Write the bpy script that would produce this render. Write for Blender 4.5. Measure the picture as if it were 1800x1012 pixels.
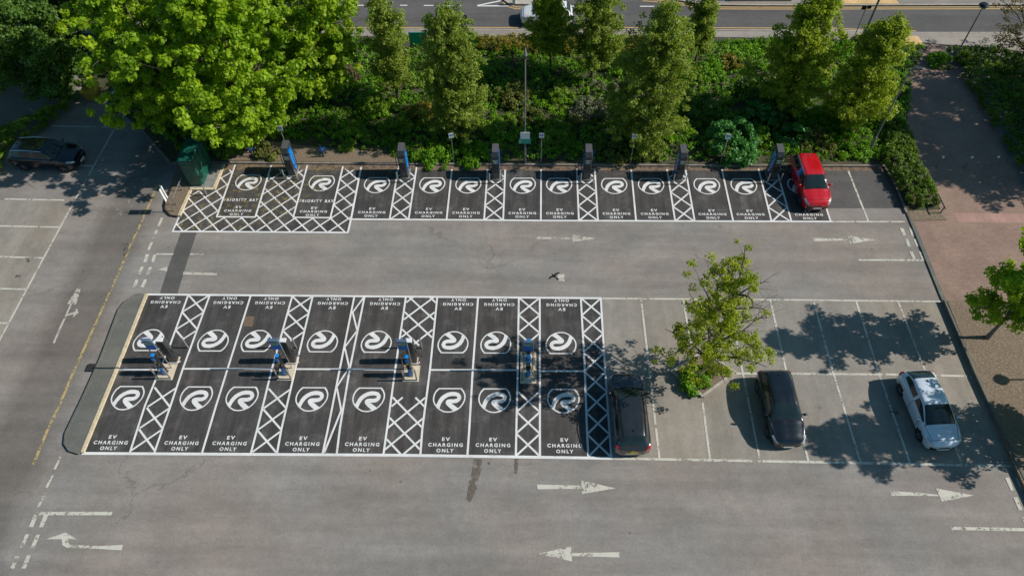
import bpy, bmesh, math, random
import numpy as np
from mathutils import Vector, Matrix

for o in list(bpy.data.objects): bpy.data.objects.remove(o)
SC = bpy.context.scene
COL = SC.collection
# ------------------------------------------------------------------ camera
PITCH, YAW, ROLL, FPX, CAMH = 0.926016363, -0.0374875607, -0.0218506034, 1272.59739, 34.0
_f = np.array([math.sin(YAW)*math.cos(PITCH), math.cos(YAW)*math.cos(PITCH), -math.sin(PITCH)])
_r0 = np.cross(_f, [0, 0, 1]); _r0 /= np.linalg.norm(_r0); _u0 = np.cross(_r0, _f)
_R = math.cos(ROLL)*_r0+math.sin(ROLL)*_u0
_U = -math.sin(ROLL)*_r0+math.cos(ROLL)*_u0
cam_d = bpy.data.cameras.new('camera'); cam = bpy.data.objects.new('camera', cam_d); COL.objects.link(cam)
M = Matrix.Identity(4)
for i in range(3):
    M[i][0] = _R[i]; M[i][1] = _U[i]; M[i][2] = -_f[i]
M[2][3] = CAMH
cam.matrix_world = M
cam_d.sensor_width = 36.0; cam_d.lens = 36.0*FPX/1800.0; cam_d.clip_start = 0.5; cam_d.clip_end = 2000
SC.camera = cam
# ------------------------------------------------------------------ light
SUN_EL, SUN_AZ = math.radians(36.9), math.radians(88.7)      # azimuth clockwise from +Y
W = bpy.data.worlds.new("World"); SC.world = W; W.use_nodes = True
nt = W.node_tree; nt.nodes.clear()
sky = nt.nodes.new('ShaderNodeTexSky'); sky.sky_type = 'NISHITA'; sky.sun_disc = False
sky.sun_elevation = SUN_EL; sky.sun_rotation = SUN_AZ
bg = nt.nodes.new('ShaderNodeBackground'); bg.inputs['Strength'].default_value = 0.078
wo = nt.nodes.new('ShaderNodeOutputWorld')
tn = nt.nodes.new('ShaderNodeMix'); tn.data_type = 'RGBA'; tn.blend_type = 'MULTIPLY'; tn.inputs[0].default_value = 1.0
tn.inputs[7].default_value = (.55, .92, 1.0, 1)          # clear deep blue sky
nt.links.new(sky.outputs[0], tn.inputs[6]); nt.links.new(tn.outputs[2], bg.inputs['Color']); nt.links.new(bg.outputs[0], wo.inputs['Surface'])
sl = bpy.data.lights.new('sun', 'SUN'); sl.energy = 5.0; sl.angle = math.radians(0.5); sl.color = (1.0, 0.935, 0.86)
so = bpy.data.objects.new('sun', sl); COL.objects.link(so)
sd = Vector((math.sin(SUN_AZ)*math.cos(SUN_EL), math.cos(SUN_AZ)*math.cos(SUN_EL), math.sin(SUN_EL)))
so.rotation_euler = sd.to_track_quat('Z', 'Y').to_euler(); so.location = (60, 0, 60)
SC.view_settings.view_transform = 'Standard'; SC.view_settings.look = 'None'
SC.view_settings.exposure = 0.14; SC.view_settings.gamma = 1.0
SC.render.engine = 'CYCLES'
SC.cycles.max_bounces = 6; SC.cycles.transparent_max_bounces = 12

# ------------------------------------------------------------------ helpers
def at(px, py, z=0.0):
    """survey point: where the sight line of a photo point meets the level z"""
    a = (px-900)/FPX; b = -(py-506)/FPX
    d = a*_R+b*_U+_f
    t = (z-CAMH)/d[2]
    return (float(d[0]*t), float(d[1]*t))
def P(pts, z=0.0): return [at(x, y, z) for x, y in pts]
def CP(off, s, pts, z=0.0): return [at(off[0]+x/s, off[1]+y/s, z) for x, y in pts]

class MB:
    def __init__(s): s.v = []; s.f = []
    def add(s, vs, fs):
        n = len(s.v); s.v += [tuple(v) for v in vs]; s.f += [tuple(i+n for i in f) for f in fs]; return s
    def sheet(s, poly, z):
        a = sum(poly[i][0]*poly[(i+1) % len(poly)][1]-poly[(i+1) % len(poly)][0]*poly[i][1] for i in range(len(poly)))
        if a < 0: poly = poly[::-1]
        return s.add([(x, y, z) for x, y in poly], [tuple(range(len(poly)))])
    def prism(s, poly, z0, z1):
        a = sum(poly[i][0]*poly[(i+1) % len(poly)][1]-poly[(i+1) % len(poly)][0]*poly[i][1] for i in range(len(poly)))
        if a < 0: poly = poly[::-1]
        n = len(poly)
        return s.add([(x, y, z0) for x, y in poly]+[(x, y, z1) for x, y in poly],
                     [tuple(range(n))[::-1], tuple(range(n, 2*n))]+[(i, (i+1) % n, n+(i+1) % n, n+i) for i in range(n)])
    def box(s, c, d, rz=0.0, bev=0.0):
        x, y, z = d[0]/2, d[1]/2, d[2]/2; cs, sn = math.cos(rz), math.sin(rz)
        if bev <= 0:
            pts = [(-x, -y), (x, -y), (x, y), (-x, y)]
            lv = [(-z, 0), (z, 0)]
        else:
            b = bev; pts = None; lv = [(-z, b), (-z+b, 0), (z-b, 0), (z, b)]
        base = len(s.v); rings = []
        for zz, ins in lv:
            if bev <= 0: q = pts
            else:
                X, Y = x-ins, y-ins; b = bev
                q = [(-X+b, -Y), (X-b, -Y), (X, -Y+b), (X, Y-b), (X-b, Y), (-X+b, Y), (-X, Y-b), (-X, -Y+b)]
            rings.append([(c[0]+cs*a-sn*bb, c[1]+sn*a+cs*bb, c[2]+zz) for a, bb in q])
        return s.loft(rings)
    def loft(s, rings, cap=True):
        n = len(rings[0]); vs = [p for r in rings for p in r]; fs = []
        for k in range(len(rings)-1):
            for i in range(n):
                j = (i+1) % n; fs.append((k*n+i, k*n+j, (k+1)*n+j, (k+1)*n+i))
        if cap: fs += [tuple(range(n))[::-1], tuple((len(rings)-1)*n+i for i in range(n))]
        return s.add(vs, fs)
    def tube(s, pts, r, n=8, cap=True):
        pts = [Vector(p) for p in pts]; m = len(pts)
        if not hasattr(r, '__len__'): r = [r]*m
        rings = []; up = None
        for i, p in enumerate(pts):
            t = (pts[min(i+1, m-1)]-pts[max(i-1, 0)]).normalized()
            if up is None: up = Vector((0, 0, 1)) if abs(t.z) < .9 else Vector((1, 0, 0))
            a = t.cross(up).normalized(); b = a.cross(t).normalized(); up = b
            rings.append([tuple(p+(a*math.cos(q*2*math.pi/n)+b*math.sin(q*2*math.pi/n))*r[i]) for q in range(n)])
        return s.loft(rings, cap)
    def lathe(s, prof, c=(0, 0, 0), n=16, axis='z'):
        rings = []
        for r, h in prof:
            ring = []
            for q in range(n):
                a = q*2*math.pi/n; u, v = r*math.cos(a), r*math.sin(a)
                ring.append((c[0]+u, c[1]+v, c[2]+h) if axis == 'z' else (c[0]+u, c[1]+h, c[2]+v))
            rings.append(ring)
        return s.loft(rings)
    def strip(s, pts, w, z):
        """flat line of width w along 2d points"""
        m = len(pts); L = []; Rr = []
        for i, p in enumerate(pts):
            a = pts[max(i-1, 0)]; b = pts[min(i+1, m-1)]
            d = Vector((b[0]-a[0], b[1]-a[1])).normalized(); nn = (-d.y*w/2, d.x*w/2)
            L.append((p[0]+nn[0], p[1]+nn[1], z)); Rr.append((p[0]-nn[0], p[1]-nn[1], z))
        return s.add(Rr+L, [(i, i+1, m+i+1, m+i) for i in range(m-1)])
    def build(s, name, mat, parent=None, smooth=False, loc=None, crease=None):
        me = bpy.data.meshes.new(name); me.from_pydata(s.v, [], s.f); me.validate()
        me.materials.append(mat)
        if smooth:
            me.polygons.foreach_set('use_smooth', [True]*len(me.polygons))
            me.set_sharp_from_angle(angle=math.radians(crease or 40))
        o = bpy.data.objects.new(name, me); COL.objects.link(o)
        if parent: o.parent = parent
        if loc: o.location = loc
        return o

def tag(o, label=None, cat=None, group=None, kind=None):
    if label: o['label'] = label
    if cat: o['category'] = cat
    if group: o['group'] = group
    if kind: o['kind'] = kind
    return o
def empty(name, loc, label, cat, group=None, rz=0.0):
    o = bpy.data.objects.new(name, None); COL.objects.link(o); o.location = loc; o.rotation_euler = (0, 0, rz)
    o.empty_display_size = .2
    return tag(o, label, cat, group)
def kids(o): return [c for c in bpy.data.objects if c.parent == o]
def copy_tree(o, loc, rz, label, parent=None):
    c = o.copy(); COL.objects.link(c); c.location = loc; c.rotation_euler = (0, 0, rz); c['label'] = label
    for ch in kids(o):
        d = ch.copy(); COL.objects.link(d); d.parent = c
        for g in kids(ch):
            e = g.copy(); COL.objects.link(e); e.parent = d
    return c
def struct(o): return tag(o, kind='structure')

# ------------------------------------------------------------------ materials
def new_mat(name):
    m = bpy.data.materials.new(name); m.use_nodes = True; t = m.node_tree; t.nodes.clear()
    out = t.nodes.new('ShaderNodeOutputMaterial'); b = t.nodes.new('ShaderNodeBsdfPrincipled')
    t.links.new(b.outputs[0], out.inputs['Surface']); return m, t, b, out
def N(t, kind, **kw):
    n = t.nodes.new(kind)
    for k, v in kw.items():
        if k in n.inputs: n.inputs[k].default_value = v
        else: setattr(n, k, v)
    return n
def noise(t, vec, scale, detail=4, rough=.55, stretch=None):
    if stretch:
        mp = t.nodes.new('ShaderNodeMapping'); mp.inputs['Scale'].default_value = stretch
        t.links.new(vec, mp.inputs[0]); vec = mp.outputs[0]
    n = t.nodes.new('ShaderNodeTexNoise'); n.inputs['Scale'].default_value = scale
    n.inputs['Detail'].default_value = detail; n.inputs['Roughness'].default_value = rough
    t.links.new(vec, n.inputs['Vector']); return n.outputs['Fac']
def ramp(t, fac, stops):
    r = t.nodes.new('ShaderNodeValToRGB'); el = r.color_ramp.elements
    while len(el) < len(stops): el.new(.5)
    for e, (p, c) in zip(el, stops):
        e.position = p; e.color = (*c, 1) if len(c) == 3 else c
    t.links.new(fac, r.inputs[0]); return r.outputs[0]
def mixc(t, fac, a, b, mode='MIX'):
    m = t.nodes.new('ShaderNodeMix'); m.data_type = 'RGBA'; m.blend_type = mode
    for s_, v in ((0, fac), (6, a), (7, b)):
        if isinstance(v, (int, float)): m.inputs[s_].default_value = v
        elif isinstance(v, tuple): m.inputs[s_].default_value = (*v, 1)
        else: t.links.new(v, m.inputs[s_])
    return m.outputs[2]
def math_(t, op, a, b=None, c=None):
    m = t.nodes.new('ShaderNodeMath'); m.operation = op
    for i, v in enumerate((a, b, c)):
        if v is None: continue
        if isinstance(v, (int, float)): m.inputs[i].default_value = v
        else: t.links.new(v, m.inputs[i])
    return m.outputs[0]
def pos(t): return t.nodes.new('ShaderNodeNewGeometry').outputs['Position']
def g(v): return (v, v, v)

def simple(name, col, rough=.5, metal=0.0, var=.12, scale=6.0, coat=0.0, spec=None):
    m, t, b, _ = new_mat(name)
    co = t.nodes.new('ShaderNodeTexCoord').outputs['Object']
    n = noise(t, co, scale, 5)
    c = ramp(t, n, [(.3, tuple(x*(1-var) for x in col)), (.7, tuple(min(1, x*(1+var)) for x in col))])
    t.links.new(c, b.inputs['Base Color']); b.inputs['Roughness'].default_value = rough
    b.inputs['Metallic'].default_value = metal; b.inputs['Coat Weight'].default_value = coat
    b.inputs['Coat Roughness'].default_value = .05
    if spec is not None: b.inputs['Specular IOR Level'].default_value = spec
    return m

def asphalt(name, c1, c2, speck=.25, streak=(0.05, 0.9, 1), wear=0.0, tint=None, lines=None, rough=.9, fresh=False, cracks=0):
    """mottled tarmac; streak = direction-stretched wear; lines = dark tyre-worn bands [(p0,p1,halfwidth,amount)]"""
    m, t, b, _ = new_mat(name); p = pos(t)
    n1 = noise(t, p, .45, 6, .6); n2 = noise(t, p, 9.0, 3, .7); n3 = noise(t, p, 1.0, 4, .6, streak)
    n4 = noise(t, p, 45.0, 2, .8); n5 = noise(t, p, 2.2, 5, .65)
    c = mixc(t, ramp(t, n1, [(.32, g(0)), (.68, g(1))]), c1, c2)
    s = ramp(t, n3, [(.35, g(.86)), (.65, g(1.1))]); c = mixc(t, 1.0, c, s, 'MULTIPLY')
    s = ramp(t, n5, [(.3, g(.9)), (.7, g(1.07))]); c = mixc(t, 1.0, c, s, 'MULTIPLY')
    s = ramp(t, n2, [(.25, g(1-speck)), (.6, g(1.05))]); c = mixc(t, 1.0, c, s, 'MULTIPLY')
    s = ramp(t, n4, [(.3, g(1-speck)), (.7, g(1+speck*.6))]); c = mixc(t, 1.0, c, s, 'MULTIPLY')
    v = N(t, 'ShaderNodeTexVoronoi'); v.inputs['Scale'].default_value = .55; t.links.new(p, v.inputs['Vector'])
    sp = ramp(t, v.outputs['Distance'], [(0.02, g(.55)), (.055, g(1))]); c = mixc(t, .8, c, sp, 'MULTIPLY')
    if fresh:
        d_ = noise(t, p, .9, 7, .72); c = mixc(t, ramp(t, d_, [(.52, g(0)), (.72, g(.55))]), c, tuple(x*2.0 for x in c2))
        d2 = noise(t, p, 2.0, 5, .7, (1.4, .12, 1)); c = mixc(t, 1.0, c, ramp(t, d2, [(.38, g(.72)), (.55, g(1.0)), (.7, g(1.25))]), 'MULTIPLY')
    if tint:
        n6 = noise(t, p, .16, 3, .5); c = mixc(t, ramp(t, n6, [(.4, g(0)), (.62, g(.8))]), c, mixc(t, 1.0, c, tint, 'MULTIPLY'))
    if cracks:
        vv = N(t, 'ShaderNodeTexVoronoi'); vv.feature = 'DISTANCE_TO_EDGE'; vv.inputs['Scale'].default_value = .11
        dn = t.nodes.new('ShaderNodeTexNoise'); dn.inputs['Scale'].default_value = .9; dn.inputs['Detail'].default_value = 7; dn.inputs['Roughness'].default_value = .65; t.links.new(p, dn.inputs['Vector'])
        ad = t.nodes.new('ShaderNodeVectorMath'); ad.operation = 'MULTIPLY_ADD'; t.links.new(dn.outputs['Color'], ad.inputs[0]); ad.inputs[1].default_value = (2.2, 2.2, 0); t.links.new(p, ad.inputs[2]); t.links.new(ad.outputs[0], vv.inputs['Vector'])
        ck = ramp(t, vv.outputs['Distance'], [(.0, g(.70)), (.0035, g(.74)), (.007, g(1))])
        msk = ramp(t, noise(t, p, .13, 2, .5), [(.50, g(0)), (.62, g(cracks))]); c = mixc(t, msk, c, mixc(t, 1.0, c, ck, 'MULTIPLY'))
    for (a, bb, hw, am) in (lines or []):
        dx, dy = bb[0]-a[0], bb[1]-a[1]; L = math.hypot(dx, dy); nx, ny = -dy/L, dx/L
        d = t.nodes.new('ShaderNodeVectorMath'); d.operation = 'DOT_PRODUCT'; t.links.new(p, d.inputs[0]); d.inputs[1].default_value = (nx, ny, 0)
        k = math_(t, 'ABSOLUTE', math_(t, 'SUBTRACT', math_(t, 'ADD', d.outputs['Value'], math_(t, 'MULTIPLY', n1, .9)), nx*a[0]+ny*a[1]+.45))
        r_ = ramp(t, math_(t, 'DIVIDE', k, hw*2), [(.3, g(1-am)), (.62, g(1))]); c = mixc(t, 1.0, c, r_, 'MULTIPLY')
    t.links.new(c, b.inputs['Base Color']); b.inputs['Roughness'].default_value = rough
    b.inputs['Specular IOR Level'].default_value = .25
    bu = t.nodes.new('ShaderNodeBump'); bu.inputs['Strength'].default_value = .35; bu.inputs['Distance'].default_value = .01
    t.links.new(n4, bu.inputs['Height']); t.links.new(bu.outputs[0], b.inputs['Normal'])
    return m

def paint(name, col, wear, scale=5.0, dirt=.12):
    """thermoplastic road paint, worn through to whatever lies below"""
    m, t, b, out = new_mat(name); p = pos(t)
    n = noise(t, p, scale, 8, .75); n2 = noise(t, p, 1.3, 4, .6); n3 = noise(t, p, 22, 3, .7)
    c = mixc(t, ramp(t, n2, [(.35, g(0)), (.7, g(1))]), col, tuple(x*(1-dirt) for x in col))
    c = mixc(t, 1.0, c, ramp(t, n3, [(.3, g(1-dirt)), (.6, g(1.0))]), 'MULTIPLY')
    t.links.new(c, b.inputs['Base Color']); b.inputs['Roughness'].default_value = .75
    b.inputs['Specular IOR Level'].default_value = .3
    if wear > 0:
        tr = t.nodes.new('ShaderNodeBsdfTransparent'); mx = t.nodes.new('ShaderNodeMixShader')
        s = math_(t, 'ADD', n, math_(t, 'MULTIPLY', math_(t, 'SUBTRACT', n2, .5), .6))
        th = .75-wear*.35
        f = ramp(t, s, [(th-.02, g(0)), (th+.04, g(1))])
        t.links.new(f, mx.inputs[0]); t.links.new(b.outputs[0], mx.inputs[1]); t.links.new(tr.outputs[0], mx.inputs[2])
        t.links.new(mx.outputs[0], out.inputs['Surface'])
    return m

def leafmat(name, dark, mid, light, tip=None, trans=.35, rough=.55):
    m, t, b, out = new_mat(name)
    a = t.nodes.new('ShaderNodeAttribute'); a.attribute_name = 'tint'
    stops = [(.0, dark), (.45, mid), (.85, light)]
    if tip: stops.append((1.0, tip))
    c = ramp(t, a.outputs['Fac'], stops)
    t.links.new(c, b.inputs['Base Color']); b.inputs['Roughness'].default_value = rough
    b.inputs['Specular IOR Level'].default_value = .35
    tr = t.nodes.new('ShaderNodeBsdfTranslucent'); mx = t.nodes.new('ShaderNodeMixShader'); mx.inputs[0].default_value = trans
    c2 = mixc(t, 1.0, c, (1.35, 1.3, .5), 'MULTIPLY')
    t.links.new(c2, tr.inputs['Color']); t.links.new(b.outputs[0], mx.inputs[1]); t.links.new(tr.outputs[0], mx.inputs[2])
    t.links.new(mx.outputs[0], out.inputs['Surface']); return m

ACC0, ACC1 = at(212, 400), at(60, 720)
M_ground = asphalt('old_asphalt', (.207, .196, .181), (.258, .240, .221), .17, (.10, .9, 1), tint=(1.07, .975, .92),
                   lines=[(ACC0, ACC1, 1.7, .34)], cracks=.9)
M_bayas = asphalt('bay_asphalt', (.228, .212, .188), (.29, .267, .235), .15, (.8, .15, 1), tint=(1.05, .98, .9))
M_fresh = asphalt('fresh_asphalt', (.056, .054, .054), (.078, .075, .073), .24, (.9, .09, 1), tint=(1.2, 1.12, 1.05), rough=.85, fresh=True)
M_patch = asphalt('patch_asphalt', (.085, .083, .080), (.11, .106, .10), .2)
M_mid = asphalt('recut_asphalt', (.085, .083, .082), (.115, .111, .106), .2)
M_road = asphalt('road_asphalt', (.092, .089, .088), (.11, .106, .104), .12, (.04, 1, 1))
M_isl = asphalt('island_asphalt', (.125, .128, .118), (.165, .162, .146), .2, tint=(1.02, 1.0, .9))
M_foot = asphalt('footway_asphalt', (.25, .225, .20), (.31, .275, .24), .12)
M_white = paint('fresh_white_paint', (.72, .72, .71), .12, 7, .16)
M_old = paint('worn_cream_paint', (.53, .51, .44), .52, 6)
M_old2 = paint('very_worn_paint', (.46, .44, .38), .60, 4)
M_faint = paint('almost_gone_paint', (.33, .315, .28), .95, 3)
M_yel = paint('yellow_line_paint', (.44, .34, .15), .68, 6)
M_yel2 = paint('double_yellow_paint', (.60, .40, .14), .2, 6)
M_kerb = simple('kerb_concrete', (.36, .33, .28), .85, 0, .2, 3)
M_dkerb = simple('dirty_kerb', (.185, .16, .135), .9, 0, .3, 3)
M_cream = simple('cream_kerb', (.52, .43, .29), .85, 0, .22, 5)
M_padc = simple('pad_concrete', (.55, .47, .36), .8, 0, .15, 6)
M_slab = simple('slab_concrete', (.20, .20, .185), .85, 0, .25, 3)
M_steel = simple('galvanised_steel', (.36, .34, .30), .45, .6, .1, 9)
M_dark = simple('charger_dark_grey', (.035, .037, .038), .4, 0, .1, 4)
M_grey = simple('charger_grey', (.08, .08, .085), .4, 0, .08, 4)
M_blue = simple('charger_blue', (.0, .23, .72), .3, 0, .08, 3, coat=.4)
M_black = simple('black_rubber', (.012, .012, .013), .6, 0, .2, 8)
M_screen = simple('screen_glass', (.16, .2, .24), .12, 0, .2, 9)
M_yellow = simple('yellow_sticker', (.62, .55, .05), .5, 0, .1, 5)
M_sign = simple('sign_white', (.68, .68, .68), .4, 0, .05, 4)
M_signblue = simple('sign_blue', (.01, .12, .42), .4, 0, .05, 4)
M_signgreen = simple('sign_green', (.0, .30, .22), .4, 0, .08, 4)
M_lime = simple('sign_lime', (.22, .36, .06), .4, 0, .08, 4)
M_post = simple('grey_post', (.20, .20, .20), .5, .3, .15, 6)
M_cab = simple('green_cabinet', (.007, .080, .055), .45, 0, .35, 2.2)
M_gold = simple('yellow_grit_bin', (.42, .26, .02), .5, 0, .2, 3)
M_bark = simple('bark', (.075, .058, .043), .9, 0, .35, 7)
M_bark2 = simple('pale_bark', (.16, .14, .115), .9, 0, .35, 7)
M_tyre = simple('tyre', (.012, .012, .012), .85, 0, .2, 8)
M_rim = simple('alloy_rim', (.30, .30, .31), .3, .8, .1, 8)
M_glass = simple('car_glass', (.012, .022, .024), .06, 0, .1, 4, coat=.25, spec=.5)
M_lamp = simple('headlight_glass', (.42, .44, .46), .08, .2, .2, 14, coat=.8)
M_red = simple('tail_light', (.42, .008, .012), .15, 0, .15, 9, coat=.8)
M_plate_w = simple('plate_white', (.7, .7, .68), .4, 0, .05, 9)
M_plate_y = simple('plate_yellow', (.55, .42, .03), .4, 0, .05, 9)
M_chrome = simple('chrome_trim', (.55, .55, .56), .18, .9, .05, 5)
M_trim = simple('black_trim', (.010, .010, .011), .35, 0, .2, 5)
M_bird = simple('bird_black', (.008, .008, .009), .6, 0, .2, 20)
M_seat = simple('blue_seat', (.02, .11, .22), .6, 0, .2, 5)
M_iron = simple('iron_cover', (.04, .036, .032), .6, .3, .3, 12)
M_brown = simple('rusty_brown', (.15, .10, .065), .9, 0, .35, 12)
M_wood = simple('brown_box', (.10, .06, .04), .7, 0, .3, 4)
M_tarp = simple('slate_blue_box', (.04, .06, .10), .7, 0, .3, 4)

def soil_mat():
    m, t, b, _ = new_mat('bark_soil'); p = pos(t)
    n = noise(t, p, 9, 6, .8); n2 = noise(t, p, .7, 4, .6)
    c = ramp(t, n, [(.3, (.08, .055, .037)), (.5, (.17, .125, .085)), (.72, (.34, .275, .20))])
    c = mixc(t, ramp(t, n2, [(.42, g(0)), (.62, g(.45))]), c, (.16, .12, .08))
    t.links.new(c, b.inputs['Base Color']); b.inputs['Roughness'].default_value = .95
    bu = t.nodes.new('ShaderNodeBump'); bu.inputs['Strength'].default_value = .8; bu.inputs['Distance'].default_value = .04
    t.links.new(n, bu.inputs['Height']); t.links.new(bu.outputs[0], b.inputs['Normal']); return m
M_soil = soil_mat()
def brick_mat(name, c1, c2, mortar, sx=5.0, sy=10.0, rot=0.0, bias=0.0):
    m, t, b, _ = new_mat(name); p = pos(t)
    mp = t.nodes.new('ShaderNodeMapping'); mp.inputs['Rotation'].default_value = (0, 0, rot); t.links.new(p, mp.inputs[0])
    br = t.nodes.new('ShaderNodeTexBrick'); t.links.new(mp.outputs[0], br.inputs['Vector'])
    br.inputs['Scale'].default_value = 1.0; br.inputs['Brick Width'].default_value = 1/sx; br.inputs['Row Height'].default_value = 1/sy
    br.inputs['Mortar Size'].default_value = .008; br.inputs['Color1'].default_value = (*c1, 1); br.inputs['Color2'].default_value = (*c2, 1)
    br.inputs['Mortar'].default_value = (*mortar, 1); br.inputs['Bias'].default_value = bias
    n = noise(t, p, .5, 5, .6); n2 = noise(t, p, 14, 3, .7)
    c = mixc(t, 1.0, br.outputs['Color'], ramp(t, n, [(.3, g(.82)), (.7, g(1.15))]), 'MULTIPLY')
    c = mixc(t, 1.0, c, ramp(t, n2, [(.3, g(.85)), (.7, g(1.12))]), 'MULTIPLY')
    t.links.new(c, b.inputs['Base Color']); b.inputs['Roughness'].default_value = .9; return m
M_brick = brick_mat('brick_paving', (.25, .15, .112), (.28, .19, .145), (.15, .12, .10))
M_pink = brick_mat('pink_slabs', (.36, .21, .175), (.31, .19, .155), (.2, .15, .13), 2.2, 1.1)
M_tactile = brick_mat('buff_tactile', (.62, .42, .20), (.55, .36, .16), (.35, .25, .13), 2.5, 2.5)
def grass_mat():
    m, t, b, _ = new_mat('bed_earth'); p = pos(t)
    n = noise(t, p, 1.2, 5, .65); n2 = noise(t, p, 16, 4, .8)
    c = ramp(t, n, [(.35, (.035, .040, .014)), (.55, (.055, .055, .025)), (.7, (.095, .072, .045))])
    c = mixc(t, 1.0, c, ramp(t, n2, [(.3, g(.6)), (.7, g(1.35))]), 'MULTIPLY')
    t.links.new(c, b.inputs['Base Color']); b.inputs['Roughness'].default_value = .95; return m
M_grass = grass_mat()
def litter_mat(name, col, thr):
    m, t, b, out = new_mat(name); p = pos(t)
    n = noise(t, p, 3.2, 8, .78); n2 = noise(t, p, 20, 4, .7)
    c = mixc(t, n2, tuple(x*.6 for x in col), tuple(min(1, x*1.4) for x in col))
    t.links.new(c, b.inputs['Base Color']); b.inputs['Roughness'].default_value = .95
    tr = t.nodes.new('ShaderNodeBsdfTransparent'); mx = t.nodes.new('ShaderNodeMixShader')
    f = ramp(t, n, [(thr, g(0)), (thr+.10, g(1))])
    t.links.new(f, mx.inputs[0]); t.links.new(tr.outputs[0], mx.inputs[1]); t.links.new(b.outputs[0], mx.inputs[2])
    t.links.new(mx.outputs[0], out.inputs['Surface']); return m
M_litter = litter_mat('leaf_litter', (.17, .12, .08), .40)
M_moss = litter_mat('yellow_catkin_dust', (.27, .215, .07), .535)
M_stain = litter_mat('damp_stain', (.12, .10, .08), .44)
M_oil = litter_mat('oil_spots', (.06, .055, .05), .50)

L_maple = leafmat('maple_leaves', (0.12, 0.24, 0.009), (0.26, 0.41, 0.014), (0.42, 0.56, 0.023), (0.522, 0.464, 0.058), .50)
L_spring = leafmat('yellow_green_leaves', (0.156, 0.204, 0.010), (0.288, 0.360, 0.017), (0.432, 0.492, 0.036), (0.504, 0.432, 0.072), .52)
L_lime = leafmat('lime_leaves', (0.12, 0.22, 0.010), (0.26, 0.40, 0.016), (0.42, 0.54, 0.03), (0.52, 0.44, 0.05), .50)
L_horn = leafmat('hornbeam_leaves', (0.13, 0.185, 0.022), (0.22, 0.30, 0.038), (0.34, 0.42, 0.07), (0.42, 0.38, 0.10), .48)
L_horn2 = leafmat('hornbeam_fresh_leaves', (0.16, 0.22, 0.016), (0.28, 0.37, 0.026), (0.42, 0.50, 0.046), (0.442, 0.429, 0.078), .50)
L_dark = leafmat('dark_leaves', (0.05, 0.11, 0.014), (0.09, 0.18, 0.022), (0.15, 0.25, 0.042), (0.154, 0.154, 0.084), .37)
L_shrub = leafmat('shrub_leaves', (0.09, 0.17, 0.011), (0.17, 0.29, 0.018), (0.27, 0.41, 0.032), (0.311, 0.324, 0.061), .44)
L_bright = leafmat('bright_shrub_leaves', (0.075, 0.175, 0.006), (0.138, 0.312, 0.010), (0.237, 0.425, 0.019), (0.350, 0.425, 0.037), .44)
L_olive = leafmat('olive_shrub_leaves', (0.085, 0.104, 0.018), (0.150, 0.176, 0.033), (0.221, 0.234, 0.052), (0.260, 0.169, 0.065), .40)
L_laurel = leafmat('laurel_leaves', (0.04, 0.15, 0.03), (0.08, 0.26, 0.05), (0.15, 0.38, 0.09), (0.22, 0.44, 0.12), .37, .42)
L_gold = leafmat('golden_shrub_leaves', (0.120, 0.120, 0.014), (0.228, 0.204, 0.024), (0.336, 0.264, 0.048), (0.420, 0.204, 0.060), .40)
L_silver = leafmat('silvery_leaves', (0.100, 0.120, 0.070), (0.170, 0.190, 0.110), (0.260, 0.270, 0.180), (0.320, 0.300, 0.220), .37)
L_hedge = leafmat('hedge_leaves', (0.065, 0.12, 0.010), (0.12, 0.21, 0.018), (0.20, 0.30, 0.03), (0.234, 0.221, 0.065), .40)
L_russet = leafmat('russet_leaves', (0.100, 0.085, 0.040), (0.150, 0.130, 0.060), (0.190, 0.170, 0.080), (0.220, 0.150, 0.100), .42)

# ------------------------------------------------------------------ ground
b = MB(); b.add([(-400, -300, 0), (400, -300, 0), (400, 500, 0), (-400, 500, 0)], [(0, 1, 2, 3)])
struct(b.build('ground', M_ground))
# right half of the lower car park block: older brownish bays
b = MB(); b.sheet(P([(1056, 524), (1655, 530), (1709, 661), (1782, 819), (1494, 813), (1075, 805), (1064, 652)]), .004)
struct(b.build('parking_surface', M_bayas))
b = MB(); b.sheet(P([(-260, 352), (130, 352), (74, 460), (0, 597), (-300, 1150), (-700, 1150)]), .004)
struct(b.build('parking_surface', M_bayas))
# fresh dark resurfacing
LOW = [(258, 517), (520, 519.5), (756, 521.5), (1056, 524), (1064, 652), (1075, 805), (700, 799.7), (450, 798.2), (145, 797), (206, 650)]
b = MB(); b.sheet(P(LOW), .008); struct(b.build('fresh_tarmac', M_fresh))
UP = [(397, 287), (1429, 295), (1460, 389.5), (1325, 389.2), (950, 388), (617, 386), (611, 409), (303, 407), (337, 333), (376, 333)]
b = MB(); b.sheet(P(UP), .008); struct(b.build('fresh_tarmac', M_fresh))
b = MB(); b.sheet(P([(1429, 295), (1553, 292), (1574, 340), (1588, 366), (1450, 366)]), .006); struct(b.build('tarmac_patch', M_mid))
b = MB(); b.sheet(P([(318, 409), (346, 409), (329, 460), (312, 516), (281, 516), (299, 460)]), .005); struct(b.build('tarmac_patch', M_patch))
# brick path and lower brick paving
b = MB(); b.sheet(P([(1597, 376), (1638, 366), (1612, 300), (1580, 220), (1600, 130), (1640, 70), (1655, 80), (1730, 190), (1800, 335), (1860, 382), (2100, 531), (1656, 531)]), .05)
struct(b.build('brick_path', M_brick))
b = MB(); b.sheet(P([(1676, 375), (2000, 379), (2030, 397), (1683, 391)]), .054); struct(b.build('paving_band', M_pink))
b = MB(); b.prism(P([(1593, 376), (1600, 376), (1663, 531), (1656, 531)]), 0, .075); struct(b.build('kerb', M_isl))

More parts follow.
